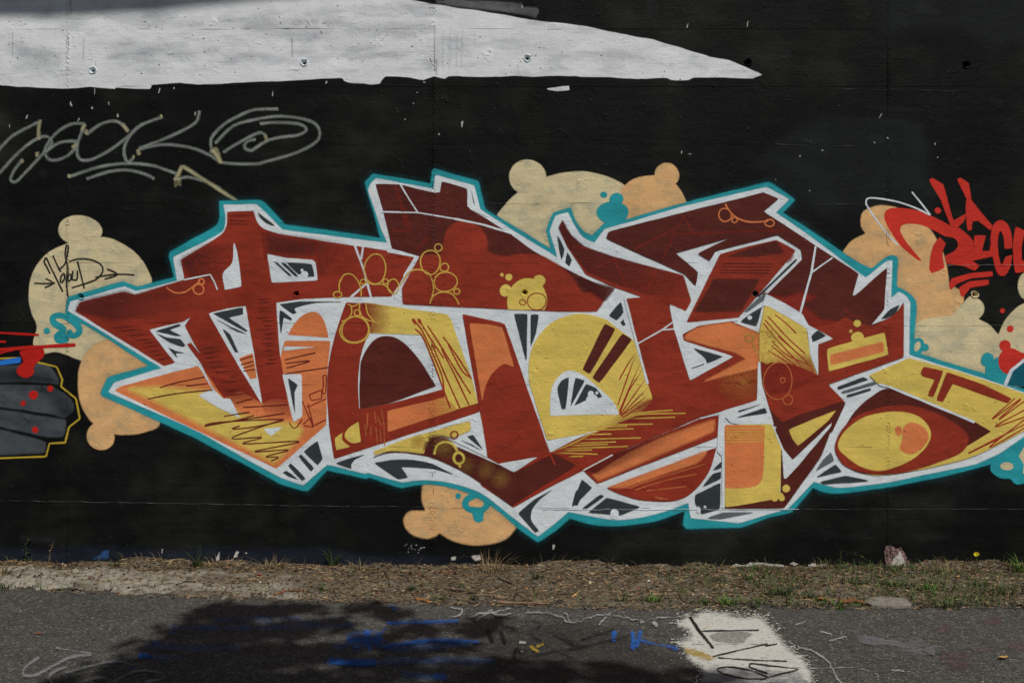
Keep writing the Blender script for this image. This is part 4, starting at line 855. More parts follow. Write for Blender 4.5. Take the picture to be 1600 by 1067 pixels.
r('Y 380,295~ 410,264~ 500,257~ 620,275~ 720,312~ 870,392 925,402 1010,480~ 1045,560 960,602 830,650 815,605 880,575~ 915,525~ 890,475~ 820,462 740,420~ 640,375~ 540,371~ 497,388~ 490,420~ 545,510~ 652,640 618,632 500,530~ 420,420~ 382,340~')
r('Y 780,465 826,515 800,580~ 816,690 722,730 704,700 715,600~ 740,520~')
r('Y 704,56 726,37 806,85 880,350 978,292 962,345 905,402 860,388 790,200')
r('Y 904,45 930,34 990,75 1010,200 1080,290 1168,385 1150,422 1100,380 1060,345 1014,350 1012,415 985,422 975,360 968,250 976,190')
r('Y 820,622 960,606 1076,675 1036,712 960,677 828,657')
r('Y 1030,455 1116,455 1086,568 1146,570 1146,520 1172,520 1176,602 1000,642 945,612 1030,555')
r('Y 1168,380~ 1215,344~ 1268,370~ 1300,450~ 1306,546 1250,552 1242,462~ 1218,418~ 1200,500~ 1210,620~ 1230,672~ 1256,610 1306,592 1292,680~ 1250,748~ 1200,732~ 1165,600~ 1150,480~')
r('Y 1330,390 1396,420 1372,540 1376,640 1470,620 1470,702 1330,727 1314,650 1310,520')
r('Y 848,805 868,766 1000,730 1166,713 1168,750 1000,766 905,803 862,852 850,832')
r('Y 918,832 1000,786 1138,773 1136,812 1000,832 950,902 934,892')
sheet(rt, 'dot', 'tag_red', tel('E', 1061, 316, 20, 20), soft=.8)
wa = thing('white_arrow', 'thin white sprayed loop and arrow line over the red tag', 'graffiti tag', base_at(1400))
lines(wa, 'spray_line', 'white', ['E 812,532 740,455 660,350 612,275 615,245 660,238 800,260 920,300 1015,346', 'E 1015,346 960,275 898,200'], wd=2.1, soft=1.1)
# raised mortar fins along the joints, pale colour paints in sunlit edges plus rubbed paint
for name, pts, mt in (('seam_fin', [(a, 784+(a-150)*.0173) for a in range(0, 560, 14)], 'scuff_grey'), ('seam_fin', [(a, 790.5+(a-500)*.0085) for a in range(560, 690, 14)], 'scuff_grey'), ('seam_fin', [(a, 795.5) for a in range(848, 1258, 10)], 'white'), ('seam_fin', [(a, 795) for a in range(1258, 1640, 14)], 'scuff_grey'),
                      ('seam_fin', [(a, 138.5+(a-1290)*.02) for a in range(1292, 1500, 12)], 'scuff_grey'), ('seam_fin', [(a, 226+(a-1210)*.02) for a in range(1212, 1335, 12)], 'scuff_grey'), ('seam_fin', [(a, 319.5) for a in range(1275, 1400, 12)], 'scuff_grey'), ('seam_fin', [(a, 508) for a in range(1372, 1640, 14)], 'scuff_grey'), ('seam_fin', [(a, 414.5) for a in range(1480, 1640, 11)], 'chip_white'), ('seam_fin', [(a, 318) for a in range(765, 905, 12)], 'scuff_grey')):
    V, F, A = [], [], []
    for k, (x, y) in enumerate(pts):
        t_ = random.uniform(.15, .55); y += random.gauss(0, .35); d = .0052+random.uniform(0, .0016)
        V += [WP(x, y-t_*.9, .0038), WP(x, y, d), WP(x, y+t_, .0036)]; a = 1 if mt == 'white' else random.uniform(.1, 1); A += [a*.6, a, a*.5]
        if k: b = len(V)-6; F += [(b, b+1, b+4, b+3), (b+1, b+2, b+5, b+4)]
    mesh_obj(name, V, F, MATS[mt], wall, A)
lr = random.Random(21)
# ------------------------------------------------------------------ paint on the asphalt
gpaint('road_white', gc(180, 178, 171), wear=1.05, wsc=95)
gpaint('road_white_thin', gc(150, 150, 146), wear=1.25, opacity=.9)
gpaint('road_blue', (.022, .14, .52), wear=1.2, opacity=.8)
gpaint('road_blue_haze', (.022, .14, .50), wear=1.0, opacity=.22)
gpaint('road_black', (.012, .012, .012), wear=.85, opacity=.85)
gpaint('road_yellow', gc(160, 134, 44), wear=1.35, opacity=.75)
gpaint('road_grey', gc(116, 116, 118), wear=1.2, opacity=.55)
gpaint('road_loop', gc(138, 138, 138), wear=1.0, opacity=.6)
gpaint('road_pink', gc(104, 76, 82), wear=1.35, opacity=.38)
gpaint('road_dark', (.03, .029, .027), wear=.6, opacity=.32)
def gthing(name, label, px, py, cat='road paint'): return thing(name, label, cat, GP(px, py))
st = gthing('asphalt_dark_patch', 'dark patch on the asphalt below the black scribble', 900, 1030, 'stain')
sheet(st, 'stain', 'road_dark', 'R 0,760 200,700 500,720 700,780 900,880 1180,960 1190,1090 0,1090 -300,1000 -200,850', soft=26, wob=3, surf='g')  # soft-edged darker area laid over the asphalt
wp = gthing('white_splash', 'big rough white paint patch on the asphalt at lower right', 1160, 1020)
sheet(wp, 'splash', 'road_white', 'R 1020,690 1060,660 1092,640 1120,652 1150,648 1180,630 1220,620 1300,634 1400,645 1480,648 1560,660 1600,690 T 30,745 60,782 110,820 150,860 200,895 240,920 262,990 275,1075 R 1180,1075 1190,1010 1190,960 1110,912 1075,880 1050,842 1015,812 1060,790 1120,770 1085,720', soft=11, wob=3.2, surf='g')
SP_PTS = edge_points('R 1020,690 1060,660 1092,640 1120,652 1150,648 1180,630 1220,620 1300,634 1400,645 1480,648 1560,660 1600,690 T 30,745 60,782 110,820 150,860 200,895 240,920 262,990 275,1075 R 1180,1075 1190,1010 1190,960 1110,912 1075,880 1050,842 1015,812 1060,790 1120,770 1085,720', 520, 5, lr)
V, F, A = [], [], []
for i in range(520):
    q_ = SP_PTS[i]; e = ellipse(q_[0], q_[1], lr.uniform(.5, 2.2), lr.uniform(.25, .9), 6, 0, .2); k = len(V)
    V += [GP(x, min(y, 1090), .0042) for x, y in e]; F.append(tuple(range(k, k+6)))
tag(mesh_obj('spatter', V, F, MATS['road_white'], wp, np.ones(len(V))), kind='stuff')
sheet(wp, 'grey_spray', 'road_grey', 'R 1185,1075 1190,990 1300,960 1600,980 T 200,1000 270,1075', soft=12, wob=2, surf='g')
sheet(wp, 'worn_gap', 'road_dark', 'R 1230,772 1300,752 1440,740 1505,760 1440,822 1330,812 1260,800', soft=4, wob=1.5, surf='g')
lines(wp, 'black_lines', 'road_black', [('R 1110,650 1170,740 1260,850', 5), ('R 1185,742 1400,738 1545,735', 2.6), ('R 1250,902 1400,866 1600,820', 2.6), ('R 1285,908 1450,920 1600,926 T 120,930', 2.6), ('T -20,834 60,822', 2.6), ('T -20,955 100,968 192,980 60,1015 -30,1042', 2.6),
     ('R 1600,1005 1540,990 1480,962 1490,945 1600,955', 3), ('R 1600,1030 1480,985 1350,965 1282,980 1330,1010 1460,1038 1590,1040', 3), ('R 1120,822 1240,826 1600,822', 1.6)], soft=2.6, surf='g')
sheet(wp, 'yellow_dab', 'road_yellow', 'R 1070,838 1150,850 1230,885 1292,908 1240,932 1150,905 1080,880', soft=5, wob=1, surf='g')
lines(wp, 'yellow_dabs', 'road_yellow', [('R 1180,735 1260,690', 4)], soft=5, surf='g')
bl = gthing('blue_scribble', 'streaks of bright blue spray across the shaded asphalt', 560, 1000)
lines(bl, 'blue_streaks', 'road_blue', [('P 1040,712 1300,716 1600,722', 4.5), ('P 1050,746 1115,746', 6), ('P 880,826 1010,810', 6), ('P 800,970 855,970', 6), ('P 1300,672 1600,678 Q 300,680 650,645', 5), ('P 860,895 950,897', 8), ('Q 0,732 510,730', 4), ('Q 820,690 1000,690 1270,675', 7), ('Q 830,832 1000,810 1150,800 1400,812', 8), ('Q 450,920 600,940 760,935', 12), ('Q 1100,1022 1190,1026', 10), ('Q 820,575 850,590 880,612', 7)], soft=8, surf='g')
lines(bl, 'blue_streaks', 'road_blue', [('Q 560,815 640,795 800,785', 8), ('Q 600,842 720,832 860,842', 7), ('Q 700,728 690,790 720,866', 9), ('Q 610,880 720,800 820,720', 6), ('Q 560,790 700,800 780,815', 7)], soft=8, surf='g')
lines(bl, 'blue_smears', 'road_blue_haze', [('P 1060,720 1400,722 Q 200,715 620,700', 9), ('P 900,830 1200,850 1500,840', 10), ('Q 480,850 700,800 900,850 1350,810', 14), ('Q 430,930 700,935 1000,925 1500,930', 12), ('Q 560,780 780,760', 18), ('P 870,905 1150,910', 9), ('Q 800,690 1270,680', 9), ('Q 900,1010 1200,1030', 12), ('P 1320,670 1600,660 Q 300,660', 8)], soft=10, surf='g')
bl2 = gthing('blue_letters', 'short blue sprayed strokes beside the white paint patch', 990, 1000)
lines(bl2, 'blue_strokes', 'road_blue', [('R 640,732 638,770 634,812', 11), ('R 750,735 760,800 755,862', 9), ('R 805,732 790,800 775,850', 9), ('R 800,800 900,822 1050,852', 7)], soft=8, surf='g')
ws = gthing('white_scribble', 'chalky white scribbled line along the edge of the asphalt', 860, 960)
lines(ws, 'chalk_lines', 'road_white_thin', [('Q 1210,590 1260,600 1292,618 1275,642 1200,655', 3.5), ('Q 1330,655 1400,632 1500,618 1600,600', 3.5), ('Q 1370,672 1430,640 1470,608 1500,640 1600,630', 4), ('R -20,645 60,632 200,625 300,655 380,692 460,662 560,640 680,650 780,672 900,660 1060,655', 3), ('R 60,655 100,608', 3), ('R 320,620 380,692', 3), ('R 545,705 580,660 622,620', 3.5), ('R 880,680 905,715', 7), ('R 400,655 700,640 820,655', 2), ('R 800,695 830,680', 5), ('Q 480,690 640,576', 1), ('R 40,810 95,808', 4), ('R 50,870 75,872', 4)], soft=3.6, surf='g', wob=9)
kb = gthing('black_scribble', 'looping black spray tag on the asphalt between the blue streaks', 880, 1000)
lines(kb, 'black_lines', 'road_black', [('R -10,690 40,675 120,672 178,692 160,722 60,735', 3), ('R 100,740 180,800 280,862 390,912', 3), ('R 110,762 250,850', 2.5), ('R 205,728 320,790 430,852', 3.5), ('R 285,738 360,790 432,832', 3), ('R 430,792 540,760 645,728', 3.5), ('R 430,835 600,800 740,765', 3.5), ('R 15,915 20,860 40,840', 4), ('R 15,915 300,860 500,830', 3.5), ('Q 1440,728 1465,770 1482,812', 6), ('Q 1530,738 1545,780 1562,822', 6)], soft=4.5, surf='g')
lines(kb, 'yellow_dabs', 'road_yellow', [('R 108,835 170,872', 6), ('R 150,842 205,818', 6)], soft=5, surf='g')
ge = gthing('grey_loop_tag', 'faint pale looping tag on the asphalt at lower left', 130, 1035)
lines(ge, 'loop_lines', 'road_loop', [('P 345,845 450,862 580,882', 4), tel('P', 545, 930, 125, 36), ('P 250,902 160,965 148,1015 225,1012 330,960 440,905 575,888', 5), ('P 425,958 330,1000 305,1040 340,1068', 4.5), ('P 400,1005 560,960 720,930 825,948', 4.5), ('P 700,1060 850,990 1000,1000 1020,1035 900,1060', 4.5), ('P 500,1060 640,1030 700,1068', 4)], soft=5, surf='g')
cw = gthing('chalk_drawing', 'thin white chalk lines curving over the asphalt at right', 1300, 1030)
lines(cw, 'chalk_lines', 'road_white_thin', [('T 168,706 232,682', 3), ('T 165,816 262,816 266,740 300,640', 1.6), ('T 185,838 270,862 350,910 410,985 420,1020 462,1068', 3), ('T 270,975 400,970 520,968 620,985 692,1022 668,1066', 2.2), ('T 320,745 400,762', 3), ('T 360,858 480,856 575,856', 1.8), ('T 640,650 660,692', 2), ('T 765,985 850,992', 3), ('T 742,758 752,802', 2), ('T 380,800 500,775', 3), ('T 1040,760 1100,748', 2), ('T 820,950 890,955', 1.6)], soft=2.8, surf='g', wob=5)
gr_ = gthing('grey_smudge', 'pale grey smudge worn into the asphalt right of the chalk lines', 1430, 1005, 'stain')
sheet(gr_, 'smudge', 'road_grey', 'T 560,760 760,790 1000,820 1080,860 960,900 800,850 600,820', soft=20, wob=3, surf='g')
pk = gthing('pink_smudge', 'faded pink paint smudges on the asphalt at far right', 1500, 1020, 'stain')
for c_ in (('T', 1170, 905, 110, 34), ('T', 1190, 955, 70, 24), ('T', 1400, 682, 70, 12), ('T', 1560, 835, 70, 30), ('T', 1100, 722, 50, 12), ('T', 1330, 860, 70, 24)):
    sheet(pk, 'smudge', 'road_pink', tel(*c_), soft=14, wob=4, surf='g')

# ------------------------------------------------------------------ things lying and growing on the verge
def flat(name, c, rough=.85, var=.3, sss=False):
    m, t, b = newmat(name); q = N(t); geo = q.n('ShaderNodeNewGeometry'); p_ = geo.outputs['Position']
    f = q.math('MULTIPLY', q.map(q.noise(p_, 40, 3), .3, .7, 1-var, 1+var), q.map(geo.outputs['Random Per Island'], 0, 1, 1-var*1.3, 1+var*1.3))
    cr_ = q.n('ShaderNodeCombineColor')
    for i in range(3): q.l(f, cr_.inputs[i])
    q.l(q.mix(1.0, c, cr_.outputs[0], 'MULTIPLY'), b.inputs['Base Color']); b.inputs['Roughness'].default_value = rough; b.inputs['Specular IOR Level'].default_value = .2
    MATS[name] = m; return m
flat('bark', (.10, .062, .038)); flat('bark_pale', (.24, .15, .09)); flat('bark_dark', (.035, .026, .018)); flat('bark_red', (.20, .075, .035))
flat('grass', (.065, .105, .028), var=.4); flat('grass_dark', (.036, .055, .018), var=.4); flat('grass_bright', (.10, .19, .035), var=.35); flat('dry_straw', (.25, .18, .095), var=.55); flat('litter', (.15, .092, .052), var=.75)
flat('litter_red', (.17, .085, .05), var=.6); flat('litter_pale', (.34, .28, .19), var=.5); flat('pebble', (.24, .22, .19), var=.5); flat('leaf_orange', (.36, .16, .06)); flat('leaf_yellow', (.50, .36, .03)); flat('leaf_tan', (.45, .27, .10)); flat('petal', (.62, .50, .02)); flat('paper', (.55, .53, .49), var=.15); flat('stone', (.21, .19, .16)); flat('sticker_red', (.45, .05, .03))

def blade(V, F, base, d, h, w_, lean, segs=3):
    """one curved grass blade"""
    bx, by, bz = base; k = len(V); nx, ny = -math.sin(d), math.cos(d)
    for i in range(segs+1):
        t_ = i/segs; ww = w_*(1-t_*.92)/2; r_ = lean*h*t_*t_; z = bz+h*t_*(1-.25*lean*t_)
        x, y = bx+math.cos(d)*r_, by+math.sin(d)*r_; y = min(y, -.004)
        V += [(x+nx*ww, min(y+ny*ww, -.003), z), (x-nx*ww, min(y-ny*ww, -.003), z)]
    for i in range(segs): F.append((k+2*i, k+2*i+1, k+2*i+3, k+2*i+2))
def tuft(px, py, n, h, spread, mat, label, name='grass_tuft', cat='grass', lean=(.3, 1.1), w_=.0055, group=None):
    n = int(n*1.7); h *= 1.45; spread *= 1.25
    x, y, z = vpx(px, py); V, F = [], []
    for i in range(n):
        a = lr.random()*6.283; rr = spread*lr.random()**.6; bx, by = x+math.cos(a)*rr, min(y+math.sin(a)*rr*.6, -.01)
        bz = zq(bx, by)-.003
        blade(V, F, (bx, by, bz), a+lr.gauss(0, .5), h*lr.uniform(.45, 1.1), w_*lr.uniform(.7, 1.4), lr.uniform(*lean))
    o = mesh_obj(name, V, F, MATS[mat]); tag(o, label, cat, group); return o
def weed(px, py, h, label, stem='grass', leaf='grass', n=7, lean=0., dirn=0., flower=None, name='weed', lw=.012):
    x, y, z = vpx(px, py); t_ = thing(name, label, 'plant', (x, y, z)); V, F = [], []; pts = []
    for i in range(9):
        q_ = i/8; pts.append((x+math.cos(dirn)*lean*h*q_*q_, min(y+math.sin(dirn)*lean*h*q_*q_*.3, -.01), z-.003+h*q_*(1-.3*lean*q_)))
    for i, (a, b, c) in enumerate(pts):
        r_ = .0022*(1-.6*i/8)
        for j in range(5): V.append((a+r_*math.cos(j*1.2566), b+r_*math.sin(j*1.2566), c))
    for i in range(8):
        for j in range(5): F.append((i*5+j, i*5+(j+1) % 5, i*5+5+(j+1) % 5, i*5+5+j))
    mesh_obj('stem', V, F, MATS[stem], t_)
    for i in range(n):
        q_ = .15+.85*i/n; k = min(8, int(q_*8)); b = pts[k]; V, F = [], []; d = i*2.4+lr.random(); ll = h*.22*(1.1-q_*.5)*lr.uniform(.7, 1.2)
        nx, ny = -math.sin(d), math.cos(d)
        for s_, w2 in ((0, .1), (.35, 1), (.7, .7), (1, .05)):
            cx_, cy_, cz_ = b[0]+math.cos(d)*ll*s_, min(b[1]+math.sin(d)*ll*s_, -.006), b[2]+ll*(.6*s_-.5*s_*s_)
            V += [(cx_+nx*lw*w2/2, cy_+ny*lw*w2/2*.5, cz_), (cx_-nx*lw*w2/2, cy_-ny*lw*w2/2*.5, cz_)]
        for s_ in range(3): F.append((2*s_, 2*s_+1, 2*s_+3, 2*s_+2))
        mesh_obj('leaf', V, F, MATS[leaf], t_)
    if flower:
        c = pts[-1]; V, F = [], []
        for i in range(10):
            a = i*.628; k = len(V); dx, dz = math.cos(a), math.sin(a)
            V += [(c[0], c[1]-.006, c[2]), (c[0]+dx*.012-dz*.004, c[1]-.010, c[2]+dz*.010+dx*.003), (c[0]+dx*.017, c[1]-.008, c[2]+dz*.013), (c[0]+dx*.012+dz*.004, c[1]-.010, c[2]+dz*.010-dx*.003)]
            F.append((k, k+1, k+2, k+3))
        mesh_obj('flower', V, F, MATS[flower], t_)
    return t_
def twig(pts, r0, mat, label, name='twig'):
    P = [Vector(vpx(a, b)) for a, b in pts]; Q = []
    for i in range(len(P)-1):
        for k in range(4): Q.append(P[i].lerp(P[i+1], k/4))
    Q.append(P[-1]); V, F = [], []; n = len(Q)
    for i, q_ in enumerate(Q):
        r_ = r0*(1-.55*i/n)*lr.uniform(.8, 1.2); zz = max(q_.z, float(verge_z(np.array([q_.x]), np.array([q_.y]))[0]))+r0*.75
        d = (Q[min(i+1, n-1)]-Q[max(i-1, 0)]).normalized(); s_ = Vector((-d.y, d.x, 0)).normalized()
        for j in range(6):
            a = j*1.0472; V.append(tuple(Vector((q_.x, q_.y, zz))+s_*math.cos(a)*r_+Vector((0, 0, 1))*math.sin(a)*r_+Vector((lr.gauss(0, .0008), lr.gauss(0, .0008), 0))))
    for i in range(n-1):
        for j in range(6): F.append((i*6+j, i*6+(j+1) % 6, i*6+6+(j+1) % 6, i*6+6+j))
    F += [tuple(range(5, -1, -1)), tuple(range((n-1)*6, n*6))]
    return tag(mesh_obj(name, V, F, MATS[mat], smooth=True), label, 'twig', 'twigs on the verge')
for a in ((((428,931),(450,925),(477,921)), .006, 'bark_red', 'short reddish stick lying on bare sand left of centre'),
          (((649,937),(665,940),(672,943)), .009, 'leaf_orange', 'stubby orange-brown stick at the asphalt edge left of centre'),
          (((672,943),(700,943),(724,944)), .004, 'bark', 'thin brown twig lying along the asphalt edge behind the orange stick'),
          (((700,923),(720,925),(742,929)), .007, 'bark_dark', 'dark crooked stick above the thin edge twig'),
          (((777,942),(800,943),(858,944)), .007, 'bark_pale', 'long pale stick along the asphalt edge at centre'),
          (((602,896),(606,905),(609,912)), .004, 'bark_dark', 'small dark upright twig in the litter left of centre'),
          (((680,894),(700,895),(735,899)), .004, 'bark_red', 'slim reddish twig close to the wall foot left of the peach bubbles'),
          (((777,903),(790,908),(802,915)), .005, 'bark_dark', 'dark slanted twig under the peach bubbles'),
          (((872,930),(886,928),(899,926)), .004, 'bark_dark', 'thin dark twig right of centre on the verge'),
          (((894,934),(900,929),(906,924)), .006, 'leaf_tan', 'short tan stick tilted beside the thin dark twig'),
          (((1060,932),(1066,936),(1071,940)), .004, 'bark_dark', 'small dark twig above the white scribble end'),
          (((1312,943),(1335,941),(1352,945)), .012, 'bark_red', 'thick rotten brown branch piece at the edge beside the sunken stone'),
          (((80,885),(95,887),(115,888)), .004, 'bark_dark', 'dark twig in the brown litter at far left'),
          (((82,884),(90,880),(98,878)), .003, 'leaf_tan', 'pale straw twig rising from the litter at far left'),
          (((112,922),(120,918),(133,921)), .004, 'bark_dark', 'dark forked twig on the pale sand at left'),
          (((275,911),(290,910),(304,909)), .003, 'bark_dark', 'thin straight twig on sand below the reddish litter'),
          (((1370,900),(1385,902),(1395,898)), .005, 'bark_dark', 'dark root piece below the white paint remnant at right'),
          (((645,930),(660,926),(672,922)), .003, 'bark_red', 'fine red twig pointing up above the orange stick'),
          (((870,915),(895,916),(912,918)), .003, 'bark_pale', 'fine pale twig in litter right of centre'),
          (((1240,900),(1262,898),(1280,901)), .004, 'bark', 'brown twig lying in litter below the white remnants')):
    twig(*a)
for a in ((520,886,26,.085,.03,'grass_dark','dark grass tuft against the wall foot left of centre'), (308,888,20,.085,.018,'grass_dark','slim dark grass tuft against the wall foot at left'), (180,886,14,.03,.02,'grass','small green sprig in reddish litter at left'),
          (502,921,14,.03,.012,'grass','small green tuft on bare soil left of centre'), (642,922,18,.03,.018,'grass_dark','low dark green tuft in the middle of the verge'), (686,936,16,.022,.03,'grass','flat green sprigs behind the orange stick'),
          (718,916,12,.022,.02,'grass','tiny yellow-green tuft above the dark crooked stick'), (741,937,14,.026,.018,'grass_dark','dark tuft at the end of the thin edge twig'), (840,904,22,.032,.018,'grass_dark','round dark green tuft under the teal point of the piece'),
          (971,940,14,.026,.02,'grass','small tuft near the asphalt edge right of centre'), (1020,940,24,.034,.028,'grass_bright','bright green tuft right of centre near the white scribble'), (1107,944,18,.03,.03,'grass_dark','dark green tuft above the white paint patch'),
          (1137,945,34,.045,.032,'grass_bright','bushy bright green tuft just above the white paint patch'), (1120,908,22,.03,.035,'grass_dark','loose green clump in litter at right of centre'), (1170,906,20,.035,.03,'grass','green clump below the left white remnant'),
          (1182,940,30,.03,.06,'grass','low wide green clump at the edge right of the bushy tuft'), (1222,930,34,.045,.05,'grass_dark','dark green clump below the white remnants'), (1238,944,18,.03,.03,'grass','green tuft at the asphalt edge right of the dark clump'),
          (1310,948,44,.03,.09,'grass_bright','strip of bright grass in front of the rotten branch piece'), (1450,922,26,.035,.04,'grass_bright','broad yellow-green leafy clump right of the white paint remnant'), (1485,944,40,.035,.07,'grass','long green patch at the asphalt edge at right'),
          (1560,930,40,.04,.08,'grass_dark','dark green patch of grass at far right'), (1535,915,24,.035,.05,'grass','green clump above the dark patch at far right'), (1340,915,26,.045,.04,'grass_dark','tall olive tuft left of the sunken stone'), (1400,915,24,.035,.05,'grass','olive tuft behind the sunken stone'),
          (1595,892,30,.07,.04,'grass_bright','leafy green plant at the wall foot at the right edge'), (1270,935,22,.03,.04,'grass','small olive tuft left of the bright strip of grass'), (0,896,26,.05,.05,'dry_straw','dry straw tuft at the left edge'), (8,919,18,.03,.03,'grass','faded green tuft on sand at the left edge')):
    tuft(*a)
for a in ((345,888,30,.05,.06,'dry straw clump at the wall foot below the white scraps'), (430,889,34,.06,.06,'dry straw clump left of the dark grass tuft'), (770,892,44,.085,.06,'tall dry brushy clump at the wall foot below the peach bubbles'), (560,890,30,.05,.05,'dry straw clump right of the dark grass tuft'), (1290,890,26,.05,.05,'dry clump at the wall foot left of the white paint remnant'), (1480,893,34,.06,.06,'dry grass clump at the wall foot under the yellow flower')):
    tuft(a[0], a[1], a[2], a[3], a[4], 'dry_straw', a[5], name='dry_grass_tuft', lean=(.2, 1.3), w_=.003)
weed(40, 878, .145, 'upright green weed at the wall foot at far left', n=9, lean=.1)
weed(76, 882, .13, 'pale dried branching weed at the wall foot at left', stem='dry_straw', leaf='dry_straw', n=10, lean=.2, lw=.006)
weed(1313, 892, .11, 'green stalk weed left of the white paint remnant', n=8, lean=.05)
weed(1362, 893, .16, 'thin arching weed bending left beside the stalk weed', n=6, lean=1.1, dirn=3.14, lw=.008)
weed(1528, 897, .115, 'thin weed with one yellow flower at the wall foot at right', n=4, lean=.1, dirn=3.14, flower='petal', name='flower')
weed(1490, 895, .07, 'small olive weed beneath the yellow flower', n=7, lean=.3)
weed(110, 920, .05, 'low dark sprig on the sand at left', stem='grass_dark', leaf='grass_dark', n=6, lean=1.2, dirn=2.9)
# sunken stone with a gap, red leaf, fallen leaves, scraps
def rock(px, py, sx, sy, sz, mat, label, name, cat, group=None, seed=1):
    x, y, z = vpx(px, py); r_ = random.Random(seed); V, F = [], []; nu, nv = 12, 7
    for i in range(nv+1):
        ph = -math.pi/2+math.pi*i/nv
        for j in range(nu):
            th = 2*math.pi*j/nu; ex = .55; f = lambda c: math.copysign(abs(c)**ex, c); k = 1+r_.uniform(-.05, .05)
            V.append((x+sx*f(math.cos(ph))*f(math.cos(th))*k, y+sy*f(math.cos(ph))*f(math.sin(th))*k, z+sz*f(math.sin(ph))*k))
    for i in range(nv):
        for j in range(nu): F.append((i*nu+j, i*nu+(j+1) % nu, (i+1)*nu+(j+1) % nu, (i+1)*nu+j))
    return tag(mesh_obj(name, V, F, MATS[mat]), label, cat, group)
rock(1388, 945, .105, .06, .030, 'stone', 'flat grey stone sunk into the verge at right', 'sunken_stone', 'stone', seed=4)
def leaf(px, py, size, mat, label, rot=0., cat='leaf', name='fallen_leaf', curl=.3):
    x, y, z = vpx(px, py); V, F = [], []; c, s_ = math.cos(rot), math.sin(rot)
    for t_, w2 in ((-1, .03), (-.5, .45), (0, .55), (.5, .4), (1, .02)):
        for q_ in (-1, 0, 1):
            lx, ly = t_*size, q_*w2*size; V.append((x+lx*c-ly*s_, y+lx*s_+ly*c, z+.006+curl*size*(abs(q_)*.7+t_*t_*.4)))
    for i in range(4):
        for j in range(2): F.append((i*3+j, i*3+j+1, i*3+4+j, i*3+3+j))
    return tag(mesh_obj(name, V, F, MATS[mat], smooth=True), label, cat)
leaf(1568, 1030, .022, 'leaf_tan', 'single tan leaf lying on the asphalt at lower right', .3)
leaf(1285, 937, .028, 'leaf_orange', 'reddish fallen leaf at the verge edge left of the rotten branch', .2)
leaf(405, 896, .014, 'sticker_red', 'tiny red scrap in the litter left of centre', .8, 'scrap', 'red_scrap')
leaf(1014, 911, .016, 'paper', 'small whitish scrap standing in the litter right of centre', 1.3, 'scrap', 'paper_scrap', .6)
leaf(999, 921, .010, 'sticker_red', 'tiny red scrap near the whitish scrap', .5, 'scrap', 'red_scrap')
leaf(1497, 903, .018, 'leaf_tan', 'pale curled leaf in the grass under the yellow flower', .9)
leaf(1542, 905, .016, 'litter_pale', 'pale pinkish leaf in the grass at far right', .4)
leaf(630, 925, .010, 'paper', 'tiny pale scrap beside the low dark tuft', .2, 'scrap', 'paper_scrap')
leaf(290, 900, .018, 'pebble', 'flat pale pebble on the sand at left', .2, 'stone', 'pebble', .1)
leaf(60, 991, .018, 'bark_red', 'rust-brown leaf flat on the asphalt at left', .2, curl=.05)
# leaf litter, straw, pebbles: more than anyone could count
def scatter(name, n, mat, maker, yr, label, cat='litter', dens=None):
    V, F = [], []; k = 0; tries = 0
    while k < n and tries < n*12:
        tries += 1; x = lr.uniform(-3.9, 3.9); y = -yr[0]-(yr[1]-yr[0])*lr.random()
        ey = float(edge_y(x))
        if y < ey-.02: continue
        if dens and lr.random() > dens(x, y): continue
        maker(V, F, x, y, zq(x, y)); k += 1
    tag(mesh_obj(name, V, F, MATS[mat]), label, cat, kind='stuff')
def mk_needle(V, F, x, y, z):
    L, a, w_ = lr.uniform(.010, .055), lr.gauss(0, .6), lr.uniform(.0010, .0030); k = len(V); c, s_ = math.cos(a)*L/2, math.sin(a)*L/2; t_ = lr.gauss(0, .006)
    for q_, b in ((-1, -1), (-1, 1), (1, 1), (1, -1)): V.append((x+q_*c-b*s_/L*w_, min(y+q_*s_+b*c/L*w_, -.004), z+.003+q_*t_*.5+abs(lr.gauss(0, .002))))
    F.append((k, k+1, k+2, k+3))
def mk_flake(V, F, x, y, z):
    L, a, w_ = lr.uniform(.006, .016), lr.random()*6.28, lr.uniform(.003, .008); k = len(V); c, s_ = math.cos(a), math.sin(a); tl, tw = lr.gauss(0, .45), lr.gauss(0, .45)
    for u, v in ((-1, 0), (-.2, -1), (1, 0), (-.2, 1)): V.append((x+u*L*c-v*w_*s_, min(y+u*L*s_+v*w_*c, -.004), z+.005+u*L*tl*.6+v*w_*tw*.6))
    F.append((k, k+1, k+2, k+3))
def mk_peb(V, F, x, y, z):
    r_ = lr.uniform(.0015, .005); k = len(V)
    V += [(x-r_, y, z+r_*.3), (x, y-r_, z+r_*.3), (x+r_, y, z+r_*.3), (x, y+r_, z+r_*.3), (x, y, z+r_*.95)]; F += [(k, k+1, k+4), (k+1, k+2, k+4), (k+2, k+3, k+4), (k+3, k, k+4)]
near = lambda x, y: 1.0 if y > -.22 else (.6 if x > -1 else .3)
scatter('brown_litter', 6500, 'litter', mk_flake, (0.005, .9), 'brown leaf litter strewn over the verge', dens=near)
scatter('red_litter', 900, 'litter_red', mk_flake, (0.005, .7), 'reddish leaf flakes in the litter along the wall', dens=near)
scatter('straw_litter', 10500, 'dry_straw', mk_needle, (0.005, .9), 'dry straw and needles scattered over the verge', dens=near)
scatter('dark_litter', 3600, 'bark_dark', mk_needle, (0.005, .9), 'dark bark bits and needles scattered over the verge', dens=near)
scatter('pale_litter', 320, 'litter_pale', mk_flake, (0.01, .9), 'pale dry flakes dotted over the verge')
scatter('verge_pebbles', 450, 'pebble', mk_peb, (0.01, .9), 'small pebbles in the verge soil', 'pebbles')
def green(x, y): return .06 if x < .6 else (.4 if x < 1.2 else .95)
V, F = [], []
